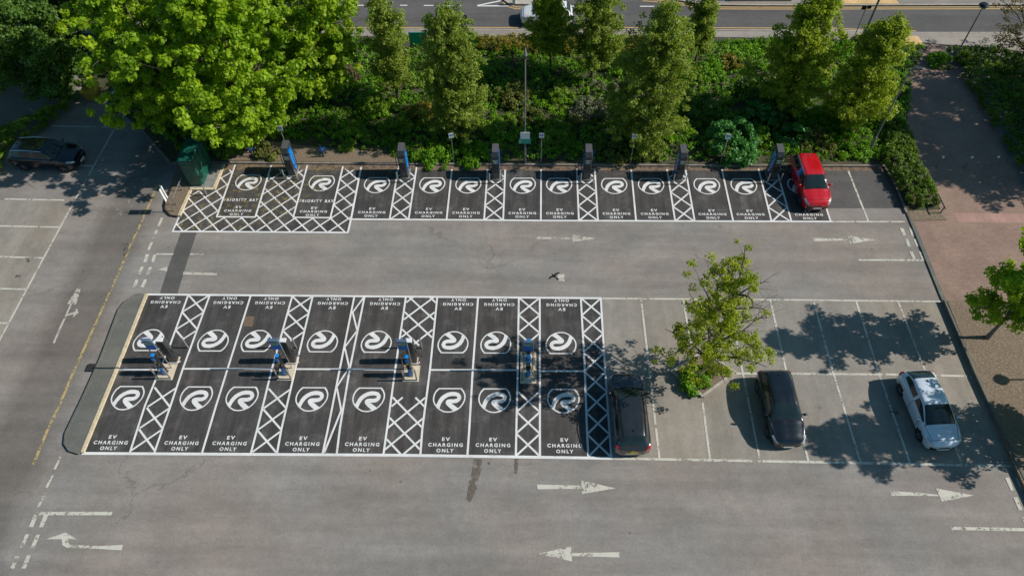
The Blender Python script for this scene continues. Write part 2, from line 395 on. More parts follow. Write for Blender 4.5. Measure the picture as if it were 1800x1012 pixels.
# upper planting bed
BED = [(-80, 70), (150, 140), (290, 262), (345, 284), (1551, 291), (1590, 372), (1650, 368), (1622, 320), (1592, 230), (1602, 130), (1640, 78), (1500, 62), (837, 62), (300, 62)]
b = MB(); b.prism(P([(250, 230), (300, 286), (395, 288), (1551, 291), (1590, 373), (1652, 369), (1622, 320), (1592, 230), (1602, 130), (1630, 84), (1500, 72), (837, 68), (100, 60), (100, 100)]), 0, .11)
struct(b.build('planting_bed', M_grass))
b = MB()
for seg in ([(345, 287), (700, 289.5), (1100, 292), (1555, 293)], [(1555, 293), (1576, 335), (1593, 376)], [(250, 230), (300, 288), (345, 287)]):
    pts = P(seg); 
    for i in range(len(pts)-1):
        (x0, y0), (x1, y1) = pts[i], pts[i+1]; L = math.hypot(x1-x0, y1-y0)
        b.box(((x0+x1)/2, (y0+y1)/2, .065), (L, .15, .13), math.atan2(y1-y0, x1-x0))
struct(b.build('kerb', M_dkerb))
b = MB(); b.sheet(P([(1596, 377), (1592, 366), (1640, 360), (1664, 388), (1600, 389)]), .085); struct(b.build('soil', M_soil))
b = MB(); b.sheet(P([(398, 284), (420, 252), (450, 248), (570, 262), (660, 268), (700, 282), (700, 288)]), .115); struct(b.build('soil', M_soil))
b = MB(); b.sheet(P([(395, 289), (1553, 294), (1557, 301), (395, 299)]), .0165); struct(b.build('leaf_litter', M_litter))
b = MB(); b.sheet(P([(340, 335), (392, 290), (600, 291), (560, 340), (470, 400), (308, 405)]), .0168); struct(b.build('catkin_dust', M_moss))

# island at the left end of the lower block
isl = [(258, 517.5), (240, 519), (222, 530), (212, 543), (180, 628), (118, 762), (116, 780), (124, 792), (145, 797), (206, 650)]
b = MB(); b.prism(P(isl), 0, .10); struct(b.build('island_paving', M_isl))
b = MB()
ed = P([(250, 518), (238, 520), (222, 531), (211, 545), (180, 628), (150, 695), (118, 762), (116, 780), (124, 792), (140, 797)])
for i in range(len(ed)-1):
    (x0, y0), (x1, y1) = ed[i], ed[i+1]; L = math.hypot(x1-x0, y1-y0)
    b.box(((x0+x1)/2, (y0+y1)/2, .06), (L+.02, .12, .13+.001*i), math.atan2(y1-y0, x1-x0))
struct(b.build('kerb', M_isl))
b = MB(); b.prism(P([(256.5, 518), (261, 518), (209, 650), (149, 796), (143.5, 796), (203.5, 650)]), 0, .125); struct(b.build('cream_kerb', M_cream))
b = MB(); (x, y) = at(163, 647); b.box((x, y, .105), (.5, .45, .03)); struct(b.build('drain_cover', M_iron))
b = MB(); b.sheet(P([(430, 556), (447, 556), (444, 574), (428, 573)]), .0135); struct(b.build('manhole_cover', M_brown))

# cabinet slab top left
b = MB(); b.prism(P([(352, 290), (393, 290), (374, 332), (335, 332)]), 0, .10); struct(b.build('concrete_slab', M_slab))
b = MB(); b.prism(P([(393, 290), (396.5, 290), (379.5, 334), (375, 332)]), 0, .135)
b.prism(P([(334, 332), (375, 332), (379, 335.5), (336, 335.5)]), 0, .13)
b.prism(P([(333.5, 336), (338, 336), (318, 381), (313, 381)]), 0, .132); struct(b.build('cream_kerb', M_cream))
b = MB(); b.prism(P([(350, 290), (333, 332), (333, 336), (313, 381), (301, 380), (291, 372), (290, 360), (312, 290)]), 0, .085); struct(b.build('soil', M_soil))
b = MB(); b.tube([(*p, .09) for p in P([(296, 338), (290, 360), (291, 371), (300, 380), (313, 382)])], .05, 6); struct(b.build('kerb', M_iron))

# raised bark soil on the right
b = MB(); b.prism(P([(1662, 533), (2060, 533), (2300, 1100), (1905, 1090), (1780, 823)]), 0, .24); struct(b.build('soil', M_soil))
b = MB()
pts = P([(1657, 531), (1712, 661), (1786, 822), (1840, 935), (1900, 1080)])
for i in range(len(pts)-1):
    (x0, y0), (x1, y1) = pts[i], pts[i+1]; L = math.hypot(x1-x0, y1-y0)
    b.box(((x0+x1)/2, (y0+y1)/2, .13), (L, .12, .27), math.atan2(y1-y0, x1-x0))
struct(b.build('kerb', M_isl))

# planter diamond
dia = P([(1181, 654), (1234, 697), (1291, 655), (1236, 618)])
b = MB(); b.prism(dia, 0, .10); struct(b.build('soil', M_soil))
b = MB()
for i in range(4):
    (x0, y0), (x1, y1) = dia[i], dia[(i+1) % 4]; L = math.hypot(x1-x0, y1-y0)
    b.box(((x0+x1)/2, (y0+y1)/2, .07), (L-.14, .13, .14), math.atan2(y1-y0, x1-x0))
for (x, y) in dia: b.box((x, y, .068), (.15, .15, .138))
struct(b.build('kerb', M_kerb))

# public road on top, footways
b = MB(); b.sheet([at(-700, 56), at(837, 52.5), at(1650, 61), at(2500, 61), (160, 110), (-160, 110)], .004); struct(b.build('road', M_road))
b = MB(); b.prism(P([(-500, 72), (-500, 55), (837, 55), (1300, 57), (1480, 57), (1560, 60), (1620, 60), (1800, 60), (2300, 60), (2300, 135), (1800, 93), (1740, 86), (1650, 80), (1600, 74), (1500, 74), (1300, 68), (837, 68)]), 0, .10)
struct(b.build('footway', M_foot))
b = MB(); b.prism(P([(-500, 53.2), (837, 53.2), (1480, 55), (1560, 58.5), (1620, 59), (2300, 59), (2300, 60.3), (1620, 60.3), (1560, 60.3), (1480, 57), (837, 55)]), 0, .12)
struct(b.build('kerb', M_kerb))
b = MB(); b.prism(P([(1506, 62), (1540, 62), (1612, 66), (1624, 81), (1560, 80), (1500, 78)]), .02, .108); struct(b.build('tactile_paving', M_tactile))
far = [(1130, -3), (1180, 1), (1215, 7), (1262, 11), (1330, 12), (1480, 12), (1800, 11), (2300, 11)]
b = MB(); b.prism(P(far)+[(60, 120), (10, 120)], 0, .10); struct(b.build('footway', M_foot))
b = MB(); b.prism(P(far+[(2300, 9.4), (1800, 9.4), (1480, 10.4), (1330, 10.4), (1262, 9.4), (1215, 5.4), (1180, -.5), (1130, -4.5)]), .02, .125); struct(b.build('kerb', M_kerb))
b = MB(); b.prism(P([(1474, 9.5), (1580, 9.5), (1566, -6), (1470, -6)]), .02, .13); struct(b.build('tactile_paving', M_tactile))
isl2 = P([(886, -12), (886, 3), (896, 9.5), (940, 10), (962, 6), (966, -12)])
b = MB(); b.prism(isl2, 0, .12); struct(b.build('island_paving', M_kerb))
b = MB()
def dbl(b, pts, gap=.17, w=.1, z=.009):
    q = P(pts); b.strip(q, w, z); m = []
    for i, p in enumerate(q):
        a = q[max(i-1, 0)]; c = q[min(i+1, len(q)-1)]; d = Vector((c[0]-a[0], c[1]-a[1])).normalized()
        m.append((p[0]-d.y*gap*1.6, p[1]+d.x*gap*1.6))
    b.strip(m, w, z)
dbl(b, [(-100, 53), (600, 52.4), (915, 52.4)]); dbl(b, [(936, 52.4), (1200, 52.6), (1478, 54), (1540, 57.5), (1612, 58.5)])
dbl(b, [(1130, 2), (1180, 6), (1215, 12), (1262, 16.3), (1330, 16.6), (1480, 16.6), (1800, 16), (2300, 16)])
dbl(b, [(884, 4), (891, 11), (905, 16), (940, 16.6), (964, 13)])
struct(b.build('double_yellow_lines', M_yel2))
b = MB()
for x0, x1, y in ((560, 590, 10), (610, 640, 10), (703, 716, 10), (745, 762, 10.3), (768, 811, 10.6), (998, 1010, 11.5), (1034, 1040, 11.5), (1125, 1150, 11.8), (1188, 1194, 11.8)):
    b.strip(P([(x0, y), (x1, y)]), .12, .010)
b.strip(P([(839, 11), (893, 11)]), .16, .010); b.strip(P([(839, 10.6), (880, 2)]), .16, .0125)
struct(b.build('road_centre_lines', M_white))

# ------------------------------------------------------------------ painted bays
lw = .105
def hatch(b, ql, qr, m, pitch, y0, y1, anchor, phase=0.0, w=.1, za=.012, zb=.0145):
    """criss-cross bars between the boundary lines ql, qr (x as function of y), y0<y<y1"""
    for fam in (1, -1):
        for k in range(-14, 15):
            yc = anchor+k*pitch; xc = (ql(yc)+qr(yc))/2
            pts = []
            n = 60; seg = []
            for i in range(n+1):
                u = -2.0+4.0*i/n; x = xc+u; y = yc+fam*u*m
                if y < y0-.01 or y > y1+.01: continue
                if x < ql(y) or x > qr(y): continue
                seg.append((x, y))
            if len(seg) >= 2 and math.dist(seg[0], seg[-1]) > .12:
                b.strip([seg[0], seg[-1]], w, za if fam > 0 else zb)
def lin(p, q):
    (x0, y0), (x1, y1) = at(*p), at(*q)
    return lambda y: x0+(x1-x0)*(y-y0)/(y1-y0)
b = MB()
def line(b, pts, w=lw, z=.018): b.strip(P(pts), w, z)
# -- lower block outline
line(b, [(259, 517.5), (520, 519.8), (756, 521.8), (1058, 524.3)], .13, .018)
line(b, [(144, 796.5), (450, 798.2), (700, 799.7), (1077, 805.2)], .15, .018)
LV = {'A0': [(331, 519), (300, 604), (255, 713), (228, 797)], 'A1': [(369, 519), (322, 647), (300, 713), (271, 797)],
      'l1': [(441, 519.5), (400, 649), (380, 713), (355, 797)], 'B0': [(514, 520), (478, 649), (452.5, 753), (441, 797)],
      'B1': [(550, 520), (519.5, 648), (495, 753), (487, 797)], 'C0': [(623, 521), (597.5, 648), (576.7, 753), (567, 798)],
      'C1': [(641, 521), (615, 648), (597.5, 753), (592, 798)], 'D0': [(713.7, 521), (695, 648), (680.5, 753), (674, 799)],
      'D1': [(768.7, 522), (756, 649), (742.5, 753), (739, 799.7)], 'l2': [(840.5, 522), (831, 650), (825, 753), (821.7, 799.7)],
      'E0': [(912, 522), (910, 651), (908, 740), (906.7, 801)], 'E1': [(948.7, 523), (949, 651), (949, 740), (949, 801)],
      'F0': [(1021, 524), (1028, 651), (1031, 740), (1034, 802)], 'F1': [(1056, 524), (1063.7, 651), (1070, 740), (1074.5, 804)]}
for i, (k, pts) in enumerate(LV.items()): line(b, [pts[0], pts[-1]] if False else pts, lw, .0205+.0)
def mx(k, py):
    pts = LV[k]
    for a, c in zip(pts, pts[1:]):
        if py <= c[1]: break
    return a[0]+(c[0]-a[0])*(py-a[1])/(c[1]-a[1])
for x0, x1, y in ((208, 276, 649), (322, 478, 648), (520, 597, 648.5), (615, 695, 649.2), (756, 910, 650), (949, 1028, 652)):
    line(b, [(x0, y), (x1, y+.3)], .10, .016)
def fx(k):
    p = LV[k]; return lin(p[0], p[-1])
YT = at(900, 523)[1]; YM = at(900, 650.5)[1]; YB = at(900, 801)[1]
pt = (YT-YB)/8
for A, B_ in (('A0', 'A1'), ('B0', 'B1'), ('E0', 'E1')):
    wd = fx(B_)(YM)-fx(A)(YM)
    hatch(b, fx(A), fx(B_), pt/wd, pt, YT-pt*2.5-.1, YT, YT-pt/2)
    hatch(b, fx(A), fx(B_), pt/wd, pt, YB, YB+pt*3.0, YB+pt/2)
hatch(b, fx('F0'), fx('F1'), pt/(fx('F1')(YM)-fx('F0')(YM)), pt, YB, YT, YB+pt/2)
hatch(b, fx('D0'), fx('D1'), 1.0, 1.2, YT-3.35, YT, YT-.75)
hatch(b, fx('D0'), fx('D1'), 1.0, 1.2, YB, YB+3.25, YB+1.15)
zz = [(641, 521), (619, 549), (628, 581), (606, 610), (615, 647), (593.5, 680), (601, 720), (577.5, 753), (597, 757), (569, 797)]
zz = [(640, 522), (620, 549), (628, 581), (606, 610), (614, 645), (592, 680), (600, 721), (570, 795)]
line(b, zz, .1, .0145)
# -- upper row
line(b, [(616, 385.6), (850, 387), (950, 388), (1325, 389.3), (1463, 389.8)], .13, .018)
UV = [[(700.7, 293), (685, 385)], [(732.5, 294), (718.5, 385)], [(794.5, 298), (785, 386)], [(857, 298), (851, 387)], [(888, 298.7), (884.5, 387)],
      [(951.2, 298), (950.7, 387.5)], [(1013.7, 297), (1017.5, 388)], [(1045.5, 297), (1051, 388)], [(1109.5, 299), (1118, 388)],
      [(1172.5, 298), (1186.7, 388.5)], [(1205, 298), (1221, 388.5)], [(1268.7, 297.5), (1288.7, 389)], [(1333, 297), (1356, 389)],
      [(1365, 299), (1391, 389)], [(1431, 302), (1460, 389.5)]]
for pts in UV: line(b, pts, lw, .0205)
YU = at(900, 387.5)[1]; pu = 1.27
for i in (0, 3, 6, 9, 12):
    l, r = lin(*UV[i]), lin(*UV[i+1]); wd = r(YU+1)-l(YU+1)
    hatch(b, l, r, pu/wd, pu, YU, YU+pu*3.5 if i < 12 else YU+pu*3.0, YU+pu/2)
# priority bays
line(b, [(302, 407), (450, 408), (612.5, 409)], .12, .018)
line(b, [(303.5, 407), (315, 382)], .11, .0205); line(b, [(635, 294), (617, 386), (611.5, 409)], .12, .0205)
line(b, [(603, 293), (581, 382.5)], .11, .0205); line(b, [(540.5, 291), (515.5, 382.5)], .11, .0205); line(b, [(515, 382.3), (581.5, 383)], .11, .018)
line(b, [(477, 291), (449, 381.5)], .11, .0205); line(b, [(413.7, 290), (381, 381.5)], .11, .0205); line(b, [(380.5, 381.3), (449.5, 381.8)], .11, .018)
fl = lin((402, 291), (381, 381)) if False else None
def big_hatch():
    outer = P([(303.5, 406.5), (611.5, 408.5), (635, 294), (603, 294), (581, 382.7), (515.5, 382.3), (540.5, 291), (477, 291), (449, 381.6), (381, 381.3), (413.5, 291), (397, 291), (378, 334), (336, 336)])
    def inside(x, y):
        c = False; n = len(outer)
        for i in range(n):
            x0, y0 = outer[i]; x1, y1 = outer[(i+1) % n]
            if (y0 > y) != (y1 > y) and x < (x1-x0)*(y-y0)/(y1-y0)+x0: c = not c
        return c
    ax, ay = at(512, 408.5)
    for fam in (1, -1):
        for k in range(-30, 31):
            seg = []; x0 = ax+k*1.14
            for i in range(0, 700):
                s = -12+24*i/700; x = x0+s; y = ay+fam*s*1.04
                if inside(x, y): seg.append((x, y))
                else:
                    if len(seg) > 4: b.strip([seg[0], seg[-1]], .095, .012 if fam > 0 else .0145)
                    seg = []
            if len(seg) > 4: b.strip([seg[0], seg[-1]], .095, .012 if fam > 0 else .0145)
big_hatch()
struct(b.build('bay_lines', M_white))
# -- old bays to the right and left
b = MB()
line(b, [(1059, 524.5), (1387, 527), (1655, 530)], .11, .012); line(b, [(1291, 656), (1570, 658), (1709, 661)], .12, .012)
line(b, [(1078, 805.3), (1494, 813), (1782, 819)], .13, .012)
for pts in ([(1127, 526), (1159, 805)], [(1201, 527), (1211, 585), (1219, 622)], [(1235, 708), (1248, 808)], [(1279, 527), (1306, 657), (1336, 810)],
            [(1354, 528), (1383, 657), (1421, 811)], [(1430, 530), (1465, 657), (1512.5, 812)], [(1505, 530), (1545, 657), (1600, 815)],
            [(1579, 531), (1628, 657), (1691, 816)]): line(b, pts, .11, .0145)
line(b, [(1460, 389.8), (1590, 390)], .12, .012)
line(b, [(8, 350), (113, 352)], .12, .012); line(b, [(-120, 395), (104, 399.5)], .12, .012); line(b, [(-120, 448), (76, 453.5)], .12, .012)
line(b, [(-100, 505), (48, 508.5)], .12, .012); line(b, [(-100, 565), (14, 568)], .12, .012)
line(b, [(228, 190), (199, 231), (130, 355), (61, 483), (0, 597), (-60, 700)], .11, .0145)
line(b, [(90, 222), (204, 224)], .11, .012); line(b, [(60, 290), (165, 292)], .11, .012)
line(b, [(60, 902), (197, 902)], .17, .012); line(b, [(274, 446.8), (305, 446.8)], .11, .012); line(b, [(334, 446.8), (361, 447)], .11, .012)
line(b, [(1509, 457), (1628, 457.5)], .13, .012); line(b, [(1672, 928), (1840, 931)], .15, .012)
line(b, [(1490, 298), (1526, 389)], .12, .0145)
for q in ([(425, 175), (385, 262)], [(372, 300), (328, 390)], [(305, 448), (270, 530)]):
    b.strip(CP((0, 759), 4, q), .12, .012)
for q in ([(1140, 612), (1115, 670)], [(1103, 700), (1078, 755)], [(1068, 785), (1042, 840)]):
    b.strip(CP((0, 230), 4, q), .16, .012)
for o_, qs in (((0, 759), ([(240, 578), (268, 578), (235, 668), (203, 668)], [(310, 578), (342, 578), (305, 668), (275, 668)], [(180, 717), (207, 717), (165, 810), (140, 810)],
               [(255, 722), (282, 720), (245, 812), (215, 812)], [(110, 872), (138, 872), (100, 962), (68, 962)], [(190, 865), (218, 865), (182, 958), (150, 958)])),
              ((1400, 759), ([(1465, 320), (1495, 320), (1528, 410), (1505, 410)], [(1538, 322), (1568, 322), (1606, 415), (1575, 415)], [(1523, 458), (1552, 458), (1590, 548), (1562, 548)],
               [(1580, 597), (1608, 597), (1645, 685), (1618, 685)])),
              ((1350, 230), ([(925, 682), (950, 682), (970, 735), (945, 735)], [(988, 682), (1013, 682), (1035, 740), (1010, 740)], [(960, 762), (983, 762), (1003, 815), (980, 815)],
               [(1022, 762), (1045, 762), (1068, 815), (1043, 815)], [(993, 848), (1015, 848), (1040, 905), (1018, 905)], [(1057, 848), (1083, 848), (1108, 908), (1083, 905)])),
              ((0, 230), ([(1025, 868), (1050, 868), (1030, 925), (1008, 925)], [(1078, 872), (1100, 872), (1085, 925), (1062, 925)], [(990, 955), (1012, 955), (990, 1010), (968, 1010)], [(1048, 957), (1070, 957), (1050, 1010), (1027, 1010)])),
              ((0, 460), ([(955, 125), (977, 125), (955, 180), (930, 180)], [(1013, 125), (1035, 125), (1013, 180), (988, 180)]))):
    for q in qs: b.sheet(CP(o_, 4, q), .0165)
struct(b.build('old_white_lines', M_old))
b = MB(); b.strip(P([(277, 325), (272.5, 336), (260, 365), (244, 400), (225, 442), (212, 472), (182.5, 537), (162, 582), (130, 652), (104, 713), (82, 759), (70, 789), (58, 818)]), .15, .012)
struct(b.build('yellow_line', M_yel))
b = MB(); b.sheet(P([(833, 806), (848, 806), (845, 830), (838, 860), (827, 882), (820, 879), (824, 850), (830, 828)]), .012)
b.sheet(P([(856, 806), (864, 806), (861, 817), (857, 815)]), .012); b.sheet(P([(905, 806), (912, 806), (909, 832), (903, 832)]), .012)
struct(b.build('damp_stain', M_stain))
b = MB(); b.sheet(P([(217, 428), (224, 424), (226, 440), (221, 452), (217, 450)]), .012); b.sheet(P([(1560, 720), (1575, 716), (1580, 728), (1562, 732)]), .012)
b.sheet(P([(45, 452), (53, 453), (52, 462), (45, 460)]), .012); b.sheet(P([(28, 482), (38, 481), (36, 490), (26, 488)]), .012)
struct(b.build('oil_stain', M_oil))

# arrows, emblems and lettering
def painted(name, polys, z, mat, label, cat, group=None):
    b = MB(); c = polys[0]; cx = sum(p[0] for p in c)/len(c); cy = sum(p[1] for p in c)/len(c)
    for k, q in enumerate(polys): b.sheet([(x-cx, y-cy) for x, y in q], 0.0025*k)
    o = b.build(name, mat, loc=(cx, cy, z)); return tag(o, label, cat, group)
GA = 'arrows painted on the tarmac'
painted('painted_arrow', [CP((700, 759), 4, [(975, 368), (1284, 376), (1284, 398), (978, 402)]), CP((700, 759), 4, [(1287, 340), (1528, 395), (1290, 435)])], .012, M_old,
        'right-pointing arrow below the rearward grey estate car, in the lower aisle', 'road marking', GA)
painted('painted_arrow', [CP((700, 759), 4, [(1222, 850), (1555, 843), (1555, 880), (1222, 870)]), CP((700, 759), 4, [(980, 855), (1215, 803), (1222, 908)])], .012, M_old,
        'left-pointing worn arrow at the bottom edge of the lower aisle', 'road marking', GA)
painted('painted_arrow', [CP((1400, 759), 4, [(658, 413), (870, 427), (998, 440), (998, 450), (870, 448), (662, 447)]), CP((1400, 759), 4, [(980, 395), (1247, 445), (1020, 488), (1000, 440)])], .012, M_old,
        'right-pointing arrow under the tree shadow near the white car', 'road marking', GA)
painted('painted_arrow', [CP((1350, 230), 4, [(313, 755), (558, 758), (560, 772), (316, 777)]), CP((1350, 230), 4, [(557, 737), (755, 768), (573, 795)])], .012, M_old,
        'clean right-pointing arrow in the upper aisle in front of the red car', 'road marking', GA)
painted('painted_arrow', [CP((900, 200), 4, [(172, 865), (420, 873), (420, 882), (172, 882)]), CP((900, 200), 4, [(420, 850), (595, 877), (425, 905)])], .012, M_old2,
        'faded right-pointing arrow in the middle of the upper aisle', 'road marking', GA)
painted('painted_arrow', [P([(981, 483), (992, 482), (992, 495), (979, 493)])], .012, M_old, 'last square remnant of a worn away arrow in the upper aisle', 'road marking', GA)
painted('painted_arrow', [CP((0, 759), 4, [(325, 752), (460, 705), (548, 755), (485, 750), (432, 752)]),
        CP((0, 759), 4, [(432, 745), (485, 745), (478, 765), (490, 790), (600, 795), (700, 800), (865, 792), (855, 830), (590, 815), (470, 812), (440, 795)])], .012, M_old,
        'left-turn arrow with a bent shaft in the bottom left corner', 'road marking', GA)
painted('painted_arrow', [CP((0, 460), 4, [(545, 185), (568, 195), (535, 300), (470, 297)]), CP((0, 460), 4, [(497, 295), (508, 298), (425, 480), (385, 575), (372, 570), (410, 478)]),
        CP((0, 460), 4, [(475, 370), (525, 350), (540, 322), (553, 360), (510, 395), (520, 368), (470, 382)])], .012, M_old2,
        'worn straight-and-right arrow on the left access road', 'road marking', GA)
painted('painted_arrow', [P([(277, 474), (294, 469), (294, 477)]), P([(322, 478), (381, 480), (381, 484), (322, 483)])], .012, M_old2,
        'faded arrow broken by the dark trench patch', 'road marking', GA)

LG = (745, 670); LS = 14.456
ring = CP(LG, LS, [(385, 178), (945, 180), (1000, 250), (1035, 330), (1040, 400), (1030, 470), (990, 560), (930, 640), (860, 700), (760, 750), (650, 775), (580, 775), (500, 765), (420, 725), (340, 665), (280, 590), (245, 510), (240, 430), (260, 340), (300, 260), (345, 212)])
rr = CP(LG, LS, [(300, 600), (330, 560), (370, 470), (420, 400), (500, 335), (600, 285), (700, 262), (800, 268), (880, 290), (930, 340), (948, 400), (935, 450), (900, 500), (830, 540), (740, 552), (690, 550), (770, 610), (865, 680), (800, 725), (740, 740),
        (640, 660), (570, 590), (548, 535), (560, 490), (600, 460), (660, 450), (780, 450), (840, 430), (850, 405), (830, 375), (780, 365), (700, 368), (620, 385), (540, 430), (480, 490), (430, 570), (390, 680), (345, 670)])
lcx = (min(p[0] for p in ring)+max(p[0] for p in ring))/2; lcy = (min(p[1] for p in ring)+max(p[1] for p in ring))/2
ring = [(x-lcx, y-lcy) for x, y in ring]; rr = [(x-lcx, y-lcy) for x, y in rr]
lb = MB(); n_ = len(ring)
outer = [(x*1.04, y*1.045) for x, y in ring]; inner = [(x*.955, y*.945) for x, y in ring]
lb.add([(x, y, 0) for x, y in outer]+[(x, y, 0) for x, y in inner], [(i, (i+1) % n_, n_+(i+1) % n_, n_+i)[::-1] for i in range(n_)])
logo_o = lb.build('painted_emblem', M_white)
let_o = MB().sheet(rr, .003).build('letter', M_white, logo_o); used = [False]
def place_logo(x, y, rot, label):
    if not used[0]: o = logo_o; used[0] = True
    else:
        o = logo_o.copy(); COL.objects.link(o); d = let_o.copy(); COL.objects.link(d); d.parent = o
    o.location = (x, y, .012); o.rotation_euler = (0, 0, rot)
    tag(o, label, 'emblem', 'round R emblems painted in the charging bays')
def text_verts(word, width, height):
    cu = bpy.data.curves.new('t', 'FONT'); cu.body = word; cu.space_character = 1.42; cu.offset = .032; cu.resolution_u = 3
    ob = bpy.data.objects.new('t', cu); COL.objects.link(ob)
    dg = bpy.context.evaluated_depsgraph_get(); me = bpy.data.meshes.new_from_object(ob.evaluated_get(dg))
    v = np.array([x.co[:] for x in me.vertices]); f = [tuple(p.vertices) for p in me.polygons]
    bpy.data.objects.remove(ob); bpy.data.meshes.remove(me)
    mn, mxx = v.min(0), v.max(0)
    v[:, 0] = ((v[:, 0]-mn[0])/(mxx[0]-mn[0])-.5)*width; v[:, 1] = ((v[:, 1]-mn[1])/(mxx[1]-mn[1])-.5)*height
    return v, f
k_ = at(900, 781)[0]; sc_ = (at(901, 781)[0]-at(900, 781)[0])
WORDS = []
def place_text(x, y, rot, label, sc=1.0):
    rt = bpy.data.objects.new('painted_lettering', None); COL.objects.link(rt); rt.location = (x, y, .012); rt.rotation_euler = (0, 0, rot); rt.empty_display_size = .2
    tag(rt, label, 'bay lettering', 'EV CHARGING ONLY lettering in the bays')
    if not WORDS:
        for wd, w, yy in (('EV', 13.9*sc_, .31), ('CHARGING', 61*sc_, 0), ('ONLY', 30*sc_, -.31)):
            v, f = text_verts(wd, w, .20); WORDS.append(MB().add([(q[0], q[1]+yy, 0) for q in v], f).build('word', M_white, rt))
    else:
        for w_ in WORDS: c = w_.copy(); COL.objects.link(c); c.parent = rt
ORD = ['first', 'second', 'third', 'fourth', 'fifth', 'sixth', 'seventh', 'eighth', 'ninth', 'tenth', 'eleventh', 'twelfth']
LB = [(None, 'A0'), ('A1', 'l1'), ('l1', 'B0'), ('B1', 'C0'), ('C1', 'D0'), ('D1', 'l2'), ('l2', 'E0'), ('E1', 'F0')]
def kerbx(py): return 258+(145-258)*(py-517)/280 + 3
for i, (a, c) in enumerate(LB):
    def ctr(py, sh=0):
        xa = mx(a, py) if a else kerbx(py); xb = mx(c, py)
        dy = (py-650)*0
        return at((xa+xb)/2+sh, py+.007*((xa+xb)/2-900)*1.0)
    place_logo(*ctr(703.8, 1), 0, f'{ORD[i]} upright R emblem from the left in the front row of the lower block')
    place_logo(*ctr(602, -1), math.pi, f'{ORD[i]} upside-down R emblem from the left in the back row of the lower block')
    place_text(*ctr(782.3, 1.5), 0, f'EV CHARGING ONLY lettering, {ORD[i]} bay from the left, front row of the lower block')
    place_text(*ctr(535.4, 2), math.pi, f'upside-down EV CHARGING ONLY lettering, {ORD[i]} bay from the left, back row of the lower block')
ux = [(635, 700.7, 617, 685), (732.5, 794.5, 718.5, 785), (794.5, 857, 785, 851), (888, 951, 884.5, 951), (951, 1013.7, 951, 1017.5), (1045.5, 1109.5, 1051, 1118), (1109.5, 1172.5, 1118, 1186.7),
      (1205, 1268.7, 1221, 1288.7), (1268.7, 1333, 1288.7, 1356), (1368, 1431, 1391, 1460)]
def row_y(py, x): return py+.0035*(x-900)
for i, (a, b_, c, d) in enumerate(ux):
    def cc(py):
        u = (py-296)/92; x = (a+b_)/2*(1-u)+(c+d)/2*u; return at(x, row_y(py, x)+(.002*(x-900) if py > 350 else 0))
    nm = ORD[i]+' plain bay from the left' if i < 9 else 'bay under the red car'
    place_logo(*cc(326.5), 0, f'R emblem in the {nm} in the top row')
    place_text(*cc(374.7), 0, f'EV CHARGING ONLY lettering in the {nm} of the top row')
for i, (lx, tx, ex) in enumerate((((436, 321), (424, 351.5), (418, 370.5)), ((565, 322.5), (556.5, 353.5), (551, 372)))):
    side = 'left' if i == 0 else 'right'
    place_logo(*at(*lx), 0, f'R emblem in the {side} priority bay by the green cabinet')
    place_text(*at(*ex), 0, f'EV CHARGING ONLY lettering in the {side} priority bay')
    w = at(tx[0]+30, tx[1])[0]-at(tx[0]-30, tx[1])[0]
    rt = bpy.data.objects.new('painted_lettering', None); COL.objects.link(rt); rt.location = (*at(*tx), .012); tag(rt, f'PRIORITY BAY lettering in the {side} priority bay', 'bay lettering', 'PRIORITY BAY lettering')
    for wd, ww, xo in (('PRIORITY', .66, -.17), ('BAY', .25, .375)):
        v, f = text_verts(wd, w*ww, .25); q = MB(); q.add([(a_[0]+xo*w, a_[1], 0) for a_ in v], f); q.build('word', M_white, rt)
v, f = text_verts('STOP', 2.9, 3.6); q = MB(); q.add([(a[0], a[1], 0) for a in v], f)
cx, cy = at(212, 349); o = q.build('painted_lettering', M_faint, loc=(cx, cy, .012)); tag(o, 'nearly worn away STOP lettering on the access road', 'road lettering')

